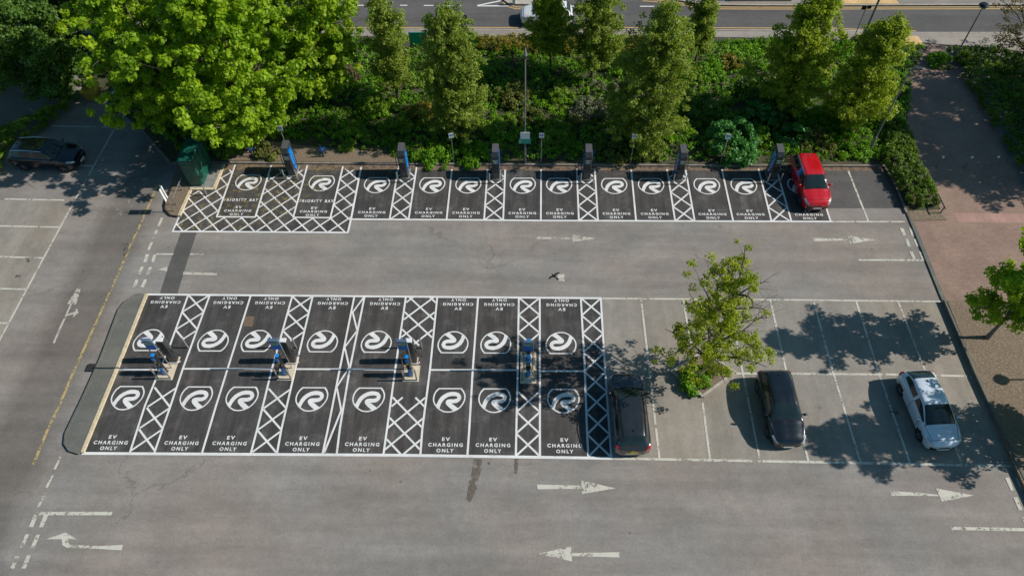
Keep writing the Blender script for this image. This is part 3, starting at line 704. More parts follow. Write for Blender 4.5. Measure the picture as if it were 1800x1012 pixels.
# ------------------------------------------------------------------ foliage machinery
def leaf_mesh(name, C, R, n, size, mat, seed, flat=.75, up=.5, parent=None, tint_bias=None, loc=None):
    """C (k,3) clump centres, R (k,) clump radii, n leaves per clump: small rhombic leaf faces through the volume"""
    rs = np.random.RandomState(seed); C = np.asarray(C, float); R = np.asarray(R, float); k = len(C)
    n = np.maximum(3, (n*(R/R.mean())**2).astype(int)); idx = np.repeat(np.arange(k), n); T = len(idx)
    d = rs.normal(size=(T, 3)); d /= np.linalg.norm(d, axis=1)[:, None]
    rad = rs.uniform(0, 1, T)**.45
    p = C[idx]+d*(R[idx]*rad)[:, None]*np.array([1, 1, flat])
    nrm = d*.8+rs.normal(size=(T, 3))*.6; nrm[:, 2] += up; nrm /= np.linalg.norm(nrm, axis=1)[:, None]
    a = np.cross(nrm, rs.normal(size=(T, 3))); a /= np.linalg.norm(a, axis=1)[:, None]; b = np.cross(nrm, a)
    s = size*rs.uniform(.65, 1.35, T)[:, None]
    q = np.stack([p-a*s*.62, p-b*s*.42+a*s*.05, p+a*s*.62, p+b*s*.42+a*s*.05], 1).reshape(-1, 3)
    if loc is not None: q -= np.array(loc)
    me = bpy.data.meshes.new(name)
    me.vertices.add(4*T); me.loops.add(4*T); me.polygons.add(T)
    me.vertices.foreach_set('co', q.ravel()); me.loops.foreach_set('vertex_index', np.arange(4*T, dtype=np.int32))
    me.polygons.foreach_set('loop_start', np.arange(0, 4*T, 4, dtype=np.int32))
    tint = .42+rs.normal(0, .13, k)[idx]+rs.normal(0, .13, T)
    if tint_bias is not None: tint += np.asarray(tint_bias)[idx]
    at_ = me.attributes.new('tint', 'FLOAT', 'FACE'); at_.data.foreach_set('value', np.clip(tint, 0, 1).astype(np.float32))
    me.materials.append(mat); me.update(calc_edges=True)
    o = bpy.data.objects.new(name, me); COL.objects.link(o)
    if parent: o.parent = parent
    return o

def limb(b, p0, p1, r0, r1, rs, sag=.25, n=5, seg=6):
    p0 = np.array(p0, float); p1 = np.array(p1, float); L = np.linalg.norm(p1-p0); pts = []
    off = rs.normal(size=3)*L*.06; off[2] = abs(off[2])+L*sag*.25
    for i in range(seg+1):
        t = i/seg; pts.append(tuple(p0+(p1-p0)*t+off*math.sin(math.pi*t)*(1 if i else 0)+(rs.normal(size=3)*L*.012 if 0 < i < seg else 0)))
    b.tube(pts, [r0+(r1-r0)*i/seg for i in range(seg+1)], n); return pts

def tree(label, base, height, radius, crown0, mat, seed, kind='round', leaf=.17, limbs=13, subs=12, npc=210, bark=None, group=None,
         clump=.62, centre=None, skip=None, bare=0, cat='tree', name='tree', shape=None, lean=(0, 0), twigs=0):
    """base (x,y); crown from crown0 to height; shape(t)->relative radius"""
    rs = np.random.RandomState(seed); bark = bark or M_bark
    root = empty(name, (base[0], base[1], 0.05), label, cat, group)
    sh = shape or (lambda t: (math.sin(math.pi*min(1, max(0, t*.93+.07)))**.6) if kind == 'round' else ((1-t)**.55*(1-.55*(1-min(1, t*4)))+.12))
    tb = MB(); tr = .024*height*.5+.01
    ax = [(lean[0]*t*height+rs.normal()*.06*t, lean[1]*t*height+rs.normal()*.06*t, t*height*.96) for t in np.linspace(0, 1, 9)]
    tb.tube(ax, [tr*(1.5 if i == 0 else 1-.88*i/8) for i in range(9)], 8)
    tb.build('trunk', bark, root, smooth=True)
    lb = MB(); C = []; R = []
    def axis(z):
        t = min(1, max(0, z/(height*.96))); i = min(7, int(t*8)); f = t*8-i
        return np.array(ax[i])*(1-f)+np.array(ax[i+1])*f
    lob = rs.uniform(.68, 1.25, 16); lv = rs.uniform(.78, 1.2, 9)
    for i in range(limbs):
        t = (i+.5)/limbs; t = t+rs.uniform(-.3, .3)/limbs
        az = i*2.4+rs.uniform(-.35, .35); z1 = crown0+(height-crown0)*t
        rr_ = radius*sh(t)*lob[int((az % (2*math.pi))/(2*math.pi)*16) % 16]*rs.uniform(.78, 1.12)*lv[min(8, int(max(0, t)*9))]
        z0 = max(crown0*.75, z1-rr_*(1.0 if kind != 'round' else .75)) if i else crown0*.8
        a0 = axis(min(z0, height*.9)); tip = np.array([axis(z1)[0]+math.cos(az)*rr_, axis(z1)[1]+math.sin(az)*rr_, z1])
        if skip and skip(tip[0]+base[0], tip[1]+base[1], tip[2]):
            bt = limb(lb, a0, tip, .05, .012, rs, .3)
            for q in range(7):
                s0 = np.array(bt[rs.randint(2, 6)]); e = s0+rs.normal(size=3)*.45+(tip-a0)*.22; limb(lb, s0, e, .014, .004, rs, .1, 4, 4)
            continue
        pts = limb(lb, a0, tip, .045*height/8+.01, .014, rs, .3)
        for j in range(subs):
            f = rs.uniform(.25, 1.0); k = f*6; q0 = np.array(pts[min(5, int(k))])
            dirv = rs.normal(size=3); dirv[2] = dirv[2]*.7+.25; dirv /= np.linalg.norm(dirv)
            e = q0+dirv*rs.uniform(.3, 1.0)*(radius*.34)+(tip-a0)*.05*rs.uniform(0, 1)
            hr = math.hypot(e[0]-axis(e[2])[0], e[1]-axis(e[2])[1]); tt = (e[2]-crown0)/(height-crown0)
            mxr = radius*sh(min(1, max(0, tt)))*1.15*lv[min(8, int(min(1, max(0, tt))*8.9))]+.2
            if hr > mxr: c_ = axis(e[2]); e[0] = c_[0]+(e[0]-c_[0])*mxr/hr; e[1] = c_[1]+(e[1]-c_[1])*mxr/hr
            if j < 6 or twigs: limb(lb, q0, e, .013, .004, rs, .1, 4, 3)
            if skip and skip(e[0]+base[0], e[1]+base[1], e[2]): continue
            C.append(e); R.append(clump*rs.uniform(.6, 1.25))
    for q in range(max(4, limbs//3)):
        t = rs.uniform(.8, 1.0); c_ = axis(crown0+(height-crown0)*t); C.append(c_+rs.normal(size=3)*.25); R.append(clump*rs.uniform(.5, .9))
    lb.build('branches', bark, root)
    leaf_mesh('crown', C, R, npc, leaf, mat, seed+7, parent=root)
    return root

def shrub(label, px, py, rad, h, mat, seed, leaf=.10, npc=120, asp=1.0, group=None, z0=.1, dens=1.0, world=None, name='shrub', cat='shrub', core=.6):
    """rounded bush; px,py = photo point of its middle at half height"""
    rs = np.random.RandomState(seed); x, y = world if world else at(px, py, z0+h*.5)
    root = empty(name, (x, y, z0), label, cat, group)
    k = int(26*dens*max(1, rad*rad*asp*.9)); C = []; R = []
    lob = rs.uniform(.8, 1.15, 9); hl = rs.uniform(.75, 1.1, 9)
    for i in range(k):
        az = rs.uniform(0, 2*math.pi); r_ = math.sqrt(rs.uniform(0, 1)); L = int(az/(2*math.pi)*9) % 9
        zz = h*hl[L]*math.sqrt(max(0, 1-r_**2.2*.95))*rs.uniform(.72, 1.0)
        if rs.uniform() < .25: zz *= rs.uniform(.2, .8); r_ = max(r_, .8)
        C.append((math.cos(az)*rad*r_*lob[L], math.sin(az)*rad*asp*r_*lob[L], max(.12, zz-.15))); R.append(rs.uniform(.16, .34)*(.7+.3*min(rad, 1.6)))
    sb = MB()
    for i in range(9):
        c = C[rs.randint(len(C))]; limb(sb, (rs.normal()*.08, rs.normal()*.08, 0), (c[0]*.8, c[1]*.8, c[2]*.85), .025, .008, rs, .1, 4, 3)
    sb.build('stems', M_bark, root)
    leaf_mesh('foliage', C, R, npc, leaf, mat, seed+3, parent=root)
    return root

def inpoly(x, y, poly):
    c = False; n = len(poly)
    for i in range(n):
        x0, y0 = poly[i]; x1, y1 = poly[(i+1) % n]
        if (y0 > y) != (y1 > y) and x < (x1-x0)*(y-y0)/(y1-y0)+x0: c = not c
    return c
def hedge(label, poly, h, mat, seed, spacing=.30, leaf=.09, npc=55, group=None, name='hedge', cat='hedge', kind=None, z0=.1, hvar=.18, base=True, keep=1.0):
    """dense planting filling a ground polygon up to height h"""
    rs = np.random.RandomState(seed); xs = [p[0] for p in poly]; ys = [p[1] for p in poly]; C = []; R = []; TB = []
    cx, cy = sum(xs)/len(xs), sum(ys)/len(ys); ph = rs.uniform(0, 6, 6)
    x = min(xs)
    while x < max(xs):
        y = min(ys)
        while y < max(ys):
            X, Y = x+rs.uniform(-.5, .5)*spacing, y+rs.uniform(-.5, .5)*spacing; y += spacing
            if not inpoly(X, Y, poly) or rs.uniform() > keep: continue
            e = 1.0
            for i in range(len(poly)):
                (x0, y0), (x1, y1) = poly[i], poly[(i+1) % len(poly)]; L = math.hypot(x1-x0, y1-y0)+1e-6
                t = max(0, min(1, ((X-x0)*(x1-x0)+(Y-y0)*(y1-y0))/L/L)); e = min(e, math.hypot(X-x0-t*(x1-x0), Y-y0-t*(y1-y0))/.35)
            w = math.sin(X*1.1+ph[0])*math.sin(Y*1.4+ph[1])+.6*math.sin(X*2.7+ph[2]+Y*.6)*math.sin(Y*2.3+ph[3])
            hh = h*(1+hvar*w)*(.55+.45*min(1, e))*rs.uniform(.85, 1.08)
            C.append((X-cx, Y-cy, max(.05, hh-.12))); R.append(rs.uniform(.14, .26)*(spacing/.3)); TB.append(w*.13)
            if e < .95 and h > .5: C.append((X-cx, Y-cy, max(.05, hh*.5))); R.append(.2); TB.append(w*.13)
        x += spacing
    if kind:
        o = leaf_mesh(name, C, R, npc, leaf, mat, seed+1, tint_bias=TB); o.location = (cx, cy, z0); return tag(o, label, cat, kind=kind)
    o = leaf_mesh(name, C, R, npc, leaf, mat, seed+1, tint_bias=TB); o.location = (cx, cy, z0); return tag(o, label, cat, group)

# ------------------------------------------------------------------ trees
GT = 'maples over the access road'
MK = dict(npc=60, leaf=.20, clump=.40, group=GT)
tree('broad bright green maple, front one of the cluster above the priority bays', at(462, 252), 12.6, 5.1, 1.9, L_maple, 11, limbs=30, subs=30, **MK)
tree('bright green maple leaning over the access road, leftmost of the cluster', at(322, 222), 12.6, 5.3, 2.2, L_maple, 12, limbs=28, subs=24, **MK)
tree('yellow-green maple next to the footway, right one of the cluster', at(575, 172), 10.5, 4.6, 2.0, L_lime, 13, limbs=22, subs=24, **MK)
tree('bright maple at the top edge behind the cluster', at(430, 95), 10.5, 4.8, 2.2, L_lime, 14, limbs=22, subs=24, **MK)
tree('bright green maple filling the top edge left of the cluster', at(240, 88), 10.0, 4.4, 2.2, L_maple, 15, limbs=20, subs=22, **MK)
GD = 'dark trees at the top left'
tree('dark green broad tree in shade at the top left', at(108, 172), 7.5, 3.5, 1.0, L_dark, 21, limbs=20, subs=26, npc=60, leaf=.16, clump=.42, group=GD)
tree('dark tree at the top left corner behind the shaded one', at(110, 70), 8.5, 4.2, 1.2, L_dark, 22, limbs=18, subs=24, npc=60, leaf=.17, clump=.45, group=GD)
tree('yellow-green tree cut by the left edge of the picture', at(5, 158), 11.5, 3.3, 1.2, L_lime, 23, limbs=18, subs=26, npc=60, leaf=.17, clump=.42)
GH = 'upright trees in the planting bed'
def col(label, px, py, h, r, c0, mat, seed, **k):
    kw = dict(limbs=26, subs=22, npc=44, leaf=.12, clump=.31, lean=(((seed*37) % 11-5)*.008, ((seed*53) % 7-3)*.006)); kw.update(k)
    return tree(label, at(px, py, .1), h, r, c0, mat, seed, kind='col', group=GH, **kw)
col('slim pale olive tree beside the maple cluster', 701, 176, 8.0, 1.8, 2.0, L_horn, 31, npc=34)
col('full conical tree above the second charger, left of the tall sign post', 803, 240, 9.6, 2.75, .9, L_horn, 32, limbs=34, subs=27)
col('slim tree in front of the white car on the road', 968, 125, 6.8, 1.7, 2.2, L_horn2, 33, npc=36)
col('open twin-stemmed tree right of the white car', 1040, 140, 8.2, 2.5, 2.0, L_horn, 34, limbs=27)
col('large conical tree between the fourth and fifth chargers', 1128, 250, 9.9, 3.1, 1.0, L_horn, 35, limbs=38, subs=30)
col('narrow tree standing before the road kerb', 1222, 112, 6.3, 1.5, 1.8, L_horn, 36, npc=32)
col('tall bright conical tree above the red car', 1374, 196, 9.2, 2.75, 1.2, L_horn2, 37, limbs=35, subs=27)
col('leaning tree next to the brick path and lamp column', 1483, 222, 8.2, 2.5, 1.2, L_horn2, 38, limbs=32, subs=25, lean=(.02, 0))
tree('sparse russet tree at the top right corner', at(1788, 112), 6.4, 3.3, 1.4, L_russet, 41, limbs=15, subs=16, npc=26, leaf=.11, clump=.32, twigs=1)
tx, ty = at(1232, 657)
tree('sparse yellow-green tree with bare branches growing in the diamond planter', (tx, ty), 8.7, 3.0, 2.3, L_spring, 57, limbs=25, subs=16, npc=46, leaf=.10, clump=.27, twigs=1, lean=(.02, 0), shape=lambda t: 1-.42*t,
     skip=lambda x, y, z: x > tx+.9 and z > 4.4 and y > ty-1.0)
GM = 'maples along the right edge'
tree('bright maple on the bark soil at the right edge', at(1736, 593, .24), 8.3, 2.45, 2.4, L_maple, 61, limbs=20, subs=16, npc=52, leaf=.14, clump=.34, group=GM, bark=M_bark2)
tree('maple mostly outside the right edge that shades the white car', at(1868, 762, .24), 9.0, 2.9, 2.0, L_maple, 62, limbs=22, subs=18, npc=56, leaf=.14, clump=.35, group=GM, bark=M_bark2)
GO = 'trees beyond the right edge shading the brick path'
for i, (px, py, h, r) in enumerate(((1990, 285, 10.5, 3.8), (1960, 225, 12.5, 4.0), (2110, 310, 12.5, 3.6), (1925, 160, 10.5, 3.0), (2040, 180, 14, 4.2), (2060, 245, 14, 4.2), (1905, 238, 7.5, 2.6))):
    tree(['tree beyond the right edge level with the bollards', 'tree beyond the right edge at the path middle', 'tree beyond the right edge near the pink paving', 'tree beyond the right edge near the footway',
          'tall tree farther beyond the right edge near the footway', 'tall tree farther beyond the right edge level with the path', 'small tree beyond the right edge in the hedge'][i],
         at(px, py), h, r, 1.5, L_horn2, 70+i, limbs=20, subs=17, npc=34, leaf=.19, clump=.42, group=GO)

# ------------------------------------------------------------------ shrubs and hedges
hedge('mixed low green ground cover between the bushes and trees of the bed', P([(330, 276), (400, 268), (440, 246), (560, 250), (680, 262), (705, 283), (1548, 286), (1590, 290), (1590, 230), (1602, 125), (1626, 86), (1500, 76), (840, 72), (200, 72), (225, 200)]), .42, L_bright, 80,
      spacing=.38, leaf=.12, npc=32, name='ground_cover', cat='ground cover', kind='stuff', hvar=.6, keep=.8)
hedge('rough grass at the top of the bed by the footway', P([(1270, 72), (1500, 76), (1500, 105), (1280, 105)]), .22, L_bright, 81, spacing=.22, leaf=.11, npc=22, name='grass', cat='grass', kind='stuff')
GS = 'bushes in the planting bed'
SH = [(762, 270, 1.35, .6, L_bright, 'bright leafy bush at the kerb right of the second charger'), (828, 270, 1.35, .6, L_bright, 'bright leafy bush at the kerb left of the third charger'),
 (700, 225, 1.3, 1.0, L_shrub, 'shaded bush behind the second charger'), (620, 240, 1.3, .8, L_shrub, 'dark low bush behind the right priority bay'), (660, 180, 1.3, 1.2, L_shrub, 'bush under the slim olive tree'),
 (1078, 262, 1.1, .9, L_olive, 'olive brown bush at the kerb right of the fourth charger'), (1142, 262, 1.1, .85, L_olive, 'olive green bush at the kerb left of the fifth charger'),
 (1143, 228, .8, 1.1, L_bright, 'fresh green leafy bush behind the olive ones'), (1040, 190, 1.5, 1.3, L_silver, 'pale silvery bush in the middle of the bed'), (1060, 150, 1.0, 1.1, L_silver, 'small silvery bush under the twin-stemmed tree'),
 (985, 165, 1.3, 1.1, L_shrub, 'green bush right of the tall sign post'), (900, 160, 1.5, 1.1, L_olive, 'mottled bush left of the tall sign post'), (880, 220, 1.4, 1.0, L_shrub, 'dark bush behind the third charger'),
 (980, 240, 1.4, .9, L_shrub, 'low green bush behind the small sign post'), (1020, 215, 1.0, .9, L_olive, 'low brownish bush above the fourth charger'), (1287, 238, 2.0, 2.1, L_laurel, 'big round dark green laurel bush above the sixth charger'),
 (1240, 190, 1.4, 1.6, L_dark, 'very dark bush left behind the laurel'), (1370, 165, 1.9, 1.7, L_dark, 'dark bush under the tall bright conical tree'), (1330, 150, 1.3, 1.2, L_dark, 'dark bush right behind the laurel'),
 (1400, 235, 1.2, 1.3, L_laurel, 'green bush behind the red car roof'), (1250, 118, 1.2, 1.0, L_bright, 'rounded light green bush near the road'), (1285, 105, .9, .9, L_gold, 'straw coloured bush near the road'),
 (1345, 190, 1.4, 1.5, L_laurel, 'dark glossy bush right of the laurel'), (1210, 140, 1.2, 1.2, L_shrub, 'green bush under the narrow tree'), (1185, 215, 1.2, 1.2, L_shrub, 'bush right of the large conical tree foot'),
 (1440, 245, 1.35, 1.1, L_olive, 'yellowish bush behind the empty bay'), (1500, 250, 1.35, 1.0, L_bright, 'light green bush at the corner of the empty bay'), (1450, 205, 1.4, 1.0, L_bright, 'bright low bush under the leaning tree'),
 (1545, 215, 1.1, .8, L_shrub, 'dark green bush by the lamp column'), (1500, 195, 1.3, 1.0, L_shrub, 'green bush left of the lamp column'), (1430, 130, 1.3, 1.1, L_shrub, 'bush between the two tall right trees'),
 (740, 195, 1.2, 1.0, L_gold, 'yellow tinged bush under the full conical tree'), (690, 130, 1.2, 1.1, L_russet, 'russet bush behind the slim olive tree'), (600, 130, 1.3, 1.0, L_russet, 'reddish bush right of the maples'),
 (470, 262, .8, .8, L_olive, 'small light bush left of the first charger'), (390, 262, 1.0, .7, L_shrub, 'low bush right of the green cabinet'), (1100, 110, 1.2, 1.0, L_shrub, 'bush at the foot of the twin-stemmed tree'),
 (860, 125, 1.1, .9, L_shrub, 'dark bush below the golden hedge'), (935, 205, 1.0, .8, L_olive, 'ivy-like bush around the tall sign post'), (1530, 110, 1.3, 1.2, L_dark, 'dark shaded bush beside the path top'), (1560, 160, 1.0, 1.0, L_shrub, 'shaded bush along the path')]
for i, (px, py, r, h, m, lb_) in enumerate(SH):
    shrub(lb_, px, py, r, h, m, 200+i, leaf=.11 if m is not L_laurel else .13, npc=95, group=GS, core=.6)
hedge('golden and rust coloured hedge along the footway', P([(838, 74), (1180, 76), (1180, 100), (838, 102)]), .85, L_gold, 120, spacing=.34, leaf=.10, npc=45)
hedge('clipped low hedge at the end of the upper parking row', P([(1548, 286), (1597, 369), (1650, 364), (1620, 310), (1590, 232), (1560, 205)]), .85, L_hedge, 121, leaf=.10, npc=60)
hedge('wide dark green hedge to the right of the brick path', P([(1660, 92), (1700, 93), (1760, 100), (1830, 112), (2300, 160), (2300, 640), (1940, 560), (1868, 400), (1800, 318), (1735, 210), (1690, 140)]), .8, L_hedge, 122, spacing=.36, leaf=.12, npc=42)
hedge('straight green hedge beside the far left parking', P([(118, 190), (150, 172), (112, 205), (60, 243), (16, 262), (0, 320), (-14, 345), (-95, 345), (-40, 280), (10, 235)]), .9, L_shrub, 123, spacing=.34, leaf=.12, npc=50)
hedge('bright leafy hedge at the far left edge', P([(-15, 215), (5, 240), (-30, 290), (-70, 340), (-200, 340), (-100, 250)]), 1.1, L_bright, 124, spacing=.36, leaf=.13, npc=50)
shrub('dense dark green bush at the foot of the planter tree', 1226, 663, .98, .75, L_bright, 300, leaf=.12, npc=110, asp=.8)
for i, (px, py, hh) in enumerate(((1655, 102, 1.0), (1700, 98, .8), (1775, 116, 1.0), (1790, 165, 1.2))):
    shrub(['light tufted bush at the tip of the right hedge', 'light bush on top of the right hedge near the lamp', 'bush on the right hedge by the footway', 'bush in the right hedge at the frame edge'][i], px, py, .8, hh, L_shrub if i else L_bright, 310+i, npc=80)

# ------------------------------------------------------------------ chargers (top row)
def bevel_obj(o, w=.02, seg=2):
    md = o.modifiers.new('bevel', 'BEVEL'); md.width = w; md.segments = seg; md.limit_method = 'ANGLE'; return o
def side_prism(b, prof, x0, x1):
    """profile in (y,z) extruded along x"""
    n = len(prof); b.add([(x0, y, z) for y, z in prof]+[(x1, y, z) for y, z in prof],
          [tuple(range(n)), tuple(range(n, 2*n))[::-1]]+[(i, n+i, n+(i+1) % n, (i+1) % n) for i in range(n)])
def make_charger():
    r = empty('rapid_charger', (0, 0, 0), 'x', 'charger', 'tall rapid chargers along the top kerb')
    b = MB(); side_prism(b, [(.05, .10), (.0, .9), (.06, 2.0), (.22, 2.30), (.92, 2.38), (.95, 2.2), (.95, .10)], -.24, .24); bevel_obj(b.build('body', M_dark, r), .03)
    b = MB(); b.box((0, .5, .05), (.62, 1.05, .10)); b.build('plinth', M_slab, r)
    b = MB(); side_prism(b, [(.20, 2.305), (.24, 2.345), (.90, 2.415), (.93, 2.39)], -.20, .20); b.build('top_cover', M_grey, r)
    for s in (-1, 1):
        b = MB(); x0, x1 = (s*.243, s*.262) if s > 0 else (s*.262, s*.243)
        side_prism(b, [(.42, .25), (.20, 1.1), (.13, 1.85), (.28, 2.18), (.55, 2.22), (.72, 1.7), (.70, .9), (.60, .3)], x0, x1); b.build('side_panel', M_blue, r)
    b = MB(); b.box((0, .018, 1.62), (.34, .03, .30)); sc = b.build('screen', M_screen, r)
    b = MB(); b.box((0, .004, 1.62), (.14, .01, .1)); b.build('display', M_yellow, sc)
    for s in (-1, 1):
        b = MB(); b.box((s*.12, -.02, 1.22), (.09, .12, .22)); h = b.build('plug_holster', M_black, r)
        b = MB(); pts = []
        for k in range(15):
            t = k/14; a = math.pi*t
            pts.append((s*(.14+.27*math.sin(a)), .02+.22*math.sin(a)-.06*(1-t), 1.2+(.95*t if t > .5 else -.9*math.sin(a)*.8+.95*t)))
        b.tube(pts, .022, 6); b.build('cable', M_black, r)
        b = MB(); b.tube([(s*.24, .3, 2.1), (s*.36, .35, 2.35), (s*.40, .45, 2.3), (s*.38, .5, 1.9)], .018, 6); b.build('cable_arm', M_black, r)
    b = MB(); b.box((0, .012, .45), (.3, .02, .5)); b.build('front_grille', M_grey, r)
    return r
CH = [(514, 311), (711.5, 315.5), (872, 317.5), (1031, 318), (1192.5, 319), (1357, 318)]
CL = ['tall charger with bright blue side between the two priority bays', 'tall charger with blue side, second from the left in the top row', 'slim tall charger right of the bright bushes, third in the top row',
      'tall charger right of the small white sign post, fourth in the top row', 'tall charger left of the laurel bush, fifth in the top row', 'tall blue-sided charger next to the red car']
first = make_charger()
def bollard(label, x, y, h=.9, r=.05, mat=None, group=None, z=0.0, name='guard_post', cat='guard post'):
    o = MB().lathe([(r, 0), (r, h-.02), (r*.7, h)], n=12).build(name, mat or M_steel, smooth=True, loc=(x, y, z)); return tag(o, label, cat, group)
for i, (px, py) in enumerate(CH):
    x, y = at(px, py); lab = CL[i]
    if i == 0: first.location = (x, y, 0); first['label'] = lab
    else: copy_tree(first, (x, y, 0), 0, lab)
    for s, nm in ((-1, 'left'), (1, 'right')):
        bollard(f'{nm} steel guard post in front of the {ORD[i]} top row charger from the left', x+s*.41, y-.28, .92, .04, group='guard posts before the top row chargers')

# ------------------------------------------------------------------ chargers (island groups in the lower block)
def make_cabinet():
    r = empty('charging_cabinet', (0, 0, 0), 'x', 'charger', 'dark grey chargers in the middle hatchings')
    b = MB(); b.box((0, .17, 1.06), (.42, .34, 2.0), 0, .03); b.build('body', M_dark, r)
    b = MB(); b.box((0, .17, .03), (.5, .42, .06)); b.build('plinth', M_padc, r)
    b = MB(); b.box((0, .352, 1.45), (.3, .02, .34)); b.build('screen', M_screen, r)
    b = MB(); b.box((0, .17, 2.09), (.34, .26, .05), 0, .01); b.build('top_cover', M_sign, r)
    for s in (-1, 1):
        b = MB(); pts = []
        for k in range(17):
            a = 2*math.pi*k/16*.92; pts.append((s*(.22+.17*(1-math.cos(a))), .17-.1*math.sin(a/2), 1.25-.55*math.sin(a*.5)-.15*math.sin(a)))
        b.tube(pts, .018, 6); b.build('cable', M_black, r)
        b = MB(); b.box((s*.235, .17, 1.35), (.06, .12, .2)); b.build('plug_holster', M_grey, r)
    b = MB(); b.tube([(-.30, -.06, .03), (-.30, -.06, .12), (.26, -.06, .12), (.34, .0, .12), (.34, .1, .03)], .022, 6); b.build('wheel_stop', M_sign, r)
    return r
def make_pedestal():
    r = empty('charging_post', (0, 0, 0), 'x', 'charger', 'slim blue and black charging posts')
    b = MB(); b.box((0, .15, .95), (.20, .26, 1.78), 0, .03); b.build('body', M_trim, r)
    b = MB(); b.box((0, .014, .45), (.15, .02, .62)); b.build('lower_panel', M_blue, r)
    b = MB(); b.box((0, .014, 1.6), (.16, .02, .26)); b.build('upper_panel', M_blue, r)
    b = MB(); b.box((0, .15, 1.855), (.17, .2, .04), 0, .01); b.build('top_cover', M_blue, r)
    b = MB(); b.box((0, .15, .04), (.28, .34, .05)); b.build('base_plate', M_slab, r)
    b = MB(); b.box((-.11, -.01, 1.1), (.05, .1, .12)); b.box((.11, -.01, 1.1), (.05, .1, .12)); b.build('socket', M_grey, r)
    for s in (-1, 1):
        b = MB(); pts = []
        for k in range(13):
            a = math.pi*2*k/12*.9; pts.append((s*(.11+.11*(1-math.cos(a))), -.02, 1.1-.35*math.sin(a*.55)-.1*math.sin(a)))
        b.tube(pts, .016, 6); b.build('cable', M_black, r)
    b = MB(); b.box((.0, -.002, 1.32), (.1, .012, .06)); b.build('sticker', M_yellow, r)
    return r
def make_sign():
    r = empty('charging_sign', (0, 0, 0), 'x', 'sign', 'double post charging signs in the middle hatchings')
    for s in (-1, 1):
        b = MB(); b.tube([(s*.24, 0, 0), (s*.24, 0, 3.0)], .028, 8); b.build('post', M_steel, r, smooth=True)
    b = MB(); b.box((0, -.035, 2.5), (.50, .03, 1.0)); p_ = b.build('panel', M_signblue, r)
    b = MB(); b.box((0, -.053, 2.72), (.44, .006, .5)); u = b.build('upper_field', M_screen, p_)
    b = MB(); b.box((0, -.054, 2.90), (.46, .008, .12)); b.build('white_band', M_sign, p_)
    b = MB(); b.lathe([(.07, -.004), (.07, .004)], (-.11, -.06, 2.72), 14, 'y'); b.build('blue_dot', M_signblue, p_)
    b = MB(); b.lathe([(.07, -.004), (.07, .004)], (.11, -.06, 2.72), 14, 'y'); b.build('green_dot', M_signgreen, p_)
    b = MB(); b.box((0, -.056, 2.50), (.30, .008, .12)); b.build('lime_band', M_lime, p_)
    return r
groups = [((291, 660), (306, 638), (295, 647), (331, 611), 'first'), ((502, 661), (514, 639), (506, 647.5), (521, 611.5), 'second'), ((722, 663), (726.5, 639.5), (718, 648.5), (741.5, 612), 'third'), ((928.5, 664), (928.5, 637), (928.5, 650), (None), 'fourth')]
cab = make_cabinet(); ped = make_pedestal(); sg = make_sign()
for i, (bp, cp, sp, npp, od) in enumerate(groups):
    for proto, p_, nm in ((ped, bp, f'slim blue and black charging post with cables, {od} middle charging group from the left'),
                          (cab, cp, f'dark grey charging cabinet behind the sign, {od} middle charging group from the left'),
                          (sg, sp, f'blue charging sign on two posts, {od} middle charging group from the left')):
        x, y = at(*p_)
        if i == 3 and proto is cab: continue
        if i == 0: proto.location = (x, y, .02); proto['label'] = nm
        else: copy_tree(proto, (x, y, .02), 0, nm)
    x, y = at(*bp)
    if i == 3:
        b = MB(); b.box((0, .62, .03), (.86, 1.95, .06)); 
        c = empty('charging_post', (x, y+1.0, .04), 'slim charging post on the long pale pad, rear one of the fourth middle group', 'charger', 'slim blue and black charging posts')
        for ch in kids(ped): d = ch.copy(); COL.objects.link(d); d.parent = c
    else: b = MB(); b.box((.02, .22, .03), (.86, 1.0, .06))
    o = b.build('concrete_pad', M_padc, loc=(x, y, 0)); tag(o, f'pale concrete pad under the {od} middle charging group from the left', 'pad', 'concrete pads of the middle charging groups')
    for s, nm in ((-1, 'left'), (1, 'right')):
        bollard(f'{nm} steel guard post before the {od} middle charging group', x+s*.34+.02, y-.2, 1.05, .045, z=.05, group='guard posts of the middle charging groups')
    if i < 3:
        xx, yy = at(*npp)
        bollard(f'steel guard post behind the {od} middle charging group, right side', xx, yy, .95, .045, group='guard posts of the middle charging groups')
        bollard(f'steel guard post behind the {od} middle charging group, left side', xx-.98, yy, .95, .045, group='guard posts of the middle charging groups')

# ------------------------------------------------------------------ green cabinet, signs, lamps
ax_, ay_ = at(335, 329); bx_, by_ = at(358.5, 329)
cw = bx_-ax_; ch_h = 2.25; yb = at(352, 244, ch_h)[1]; dep = yb-ay_
r = empty('utility_cabinet', ((ax_+bx_)/2, ay_, .10), 'dark green utility cabinet on a grey slab under the maple', 'cabinet')
b = MB(); b.box((0, dep/2, ch_h/2-.05), (cw, dep, ch_h-.1), 0, .02); b.build('body', M_cab, r)
b = MB(); b.box((0, dep/2, ch_h), (cw+.08, dep+.08, .09), 0, .03); b.build('roof', M_cab, r)
b = MB()
for k in range(4): b.box((cw/2+.012, dep*(.14+.24*k), ch_h/2-.05), (.02, dep*.225, ch_h-.35))
b.build('door', M_cab, r)
b = MB(); b.box((cw/2+.035, dep*.27, 1.1), (.03, .04, .2)); b.box((cw/2+.035, dep*.75, 1.1), (.03, .04, .2)); b.build('handle', M_black, r)
b = MB(); b.box((0, -.014, 1.0), (cw-.14, .02, 1.75)); b.build('end_panel', M_cab, r)
x, y = at(364, 343); bollard('short leaning steel post in front of the green cabinet', x, y, .95, .045)
x, y = at(306.6, 372.5)
r = empty('notice_board', (x, y, .09), 'white notice board on a thin post beside the access road', 'sign')
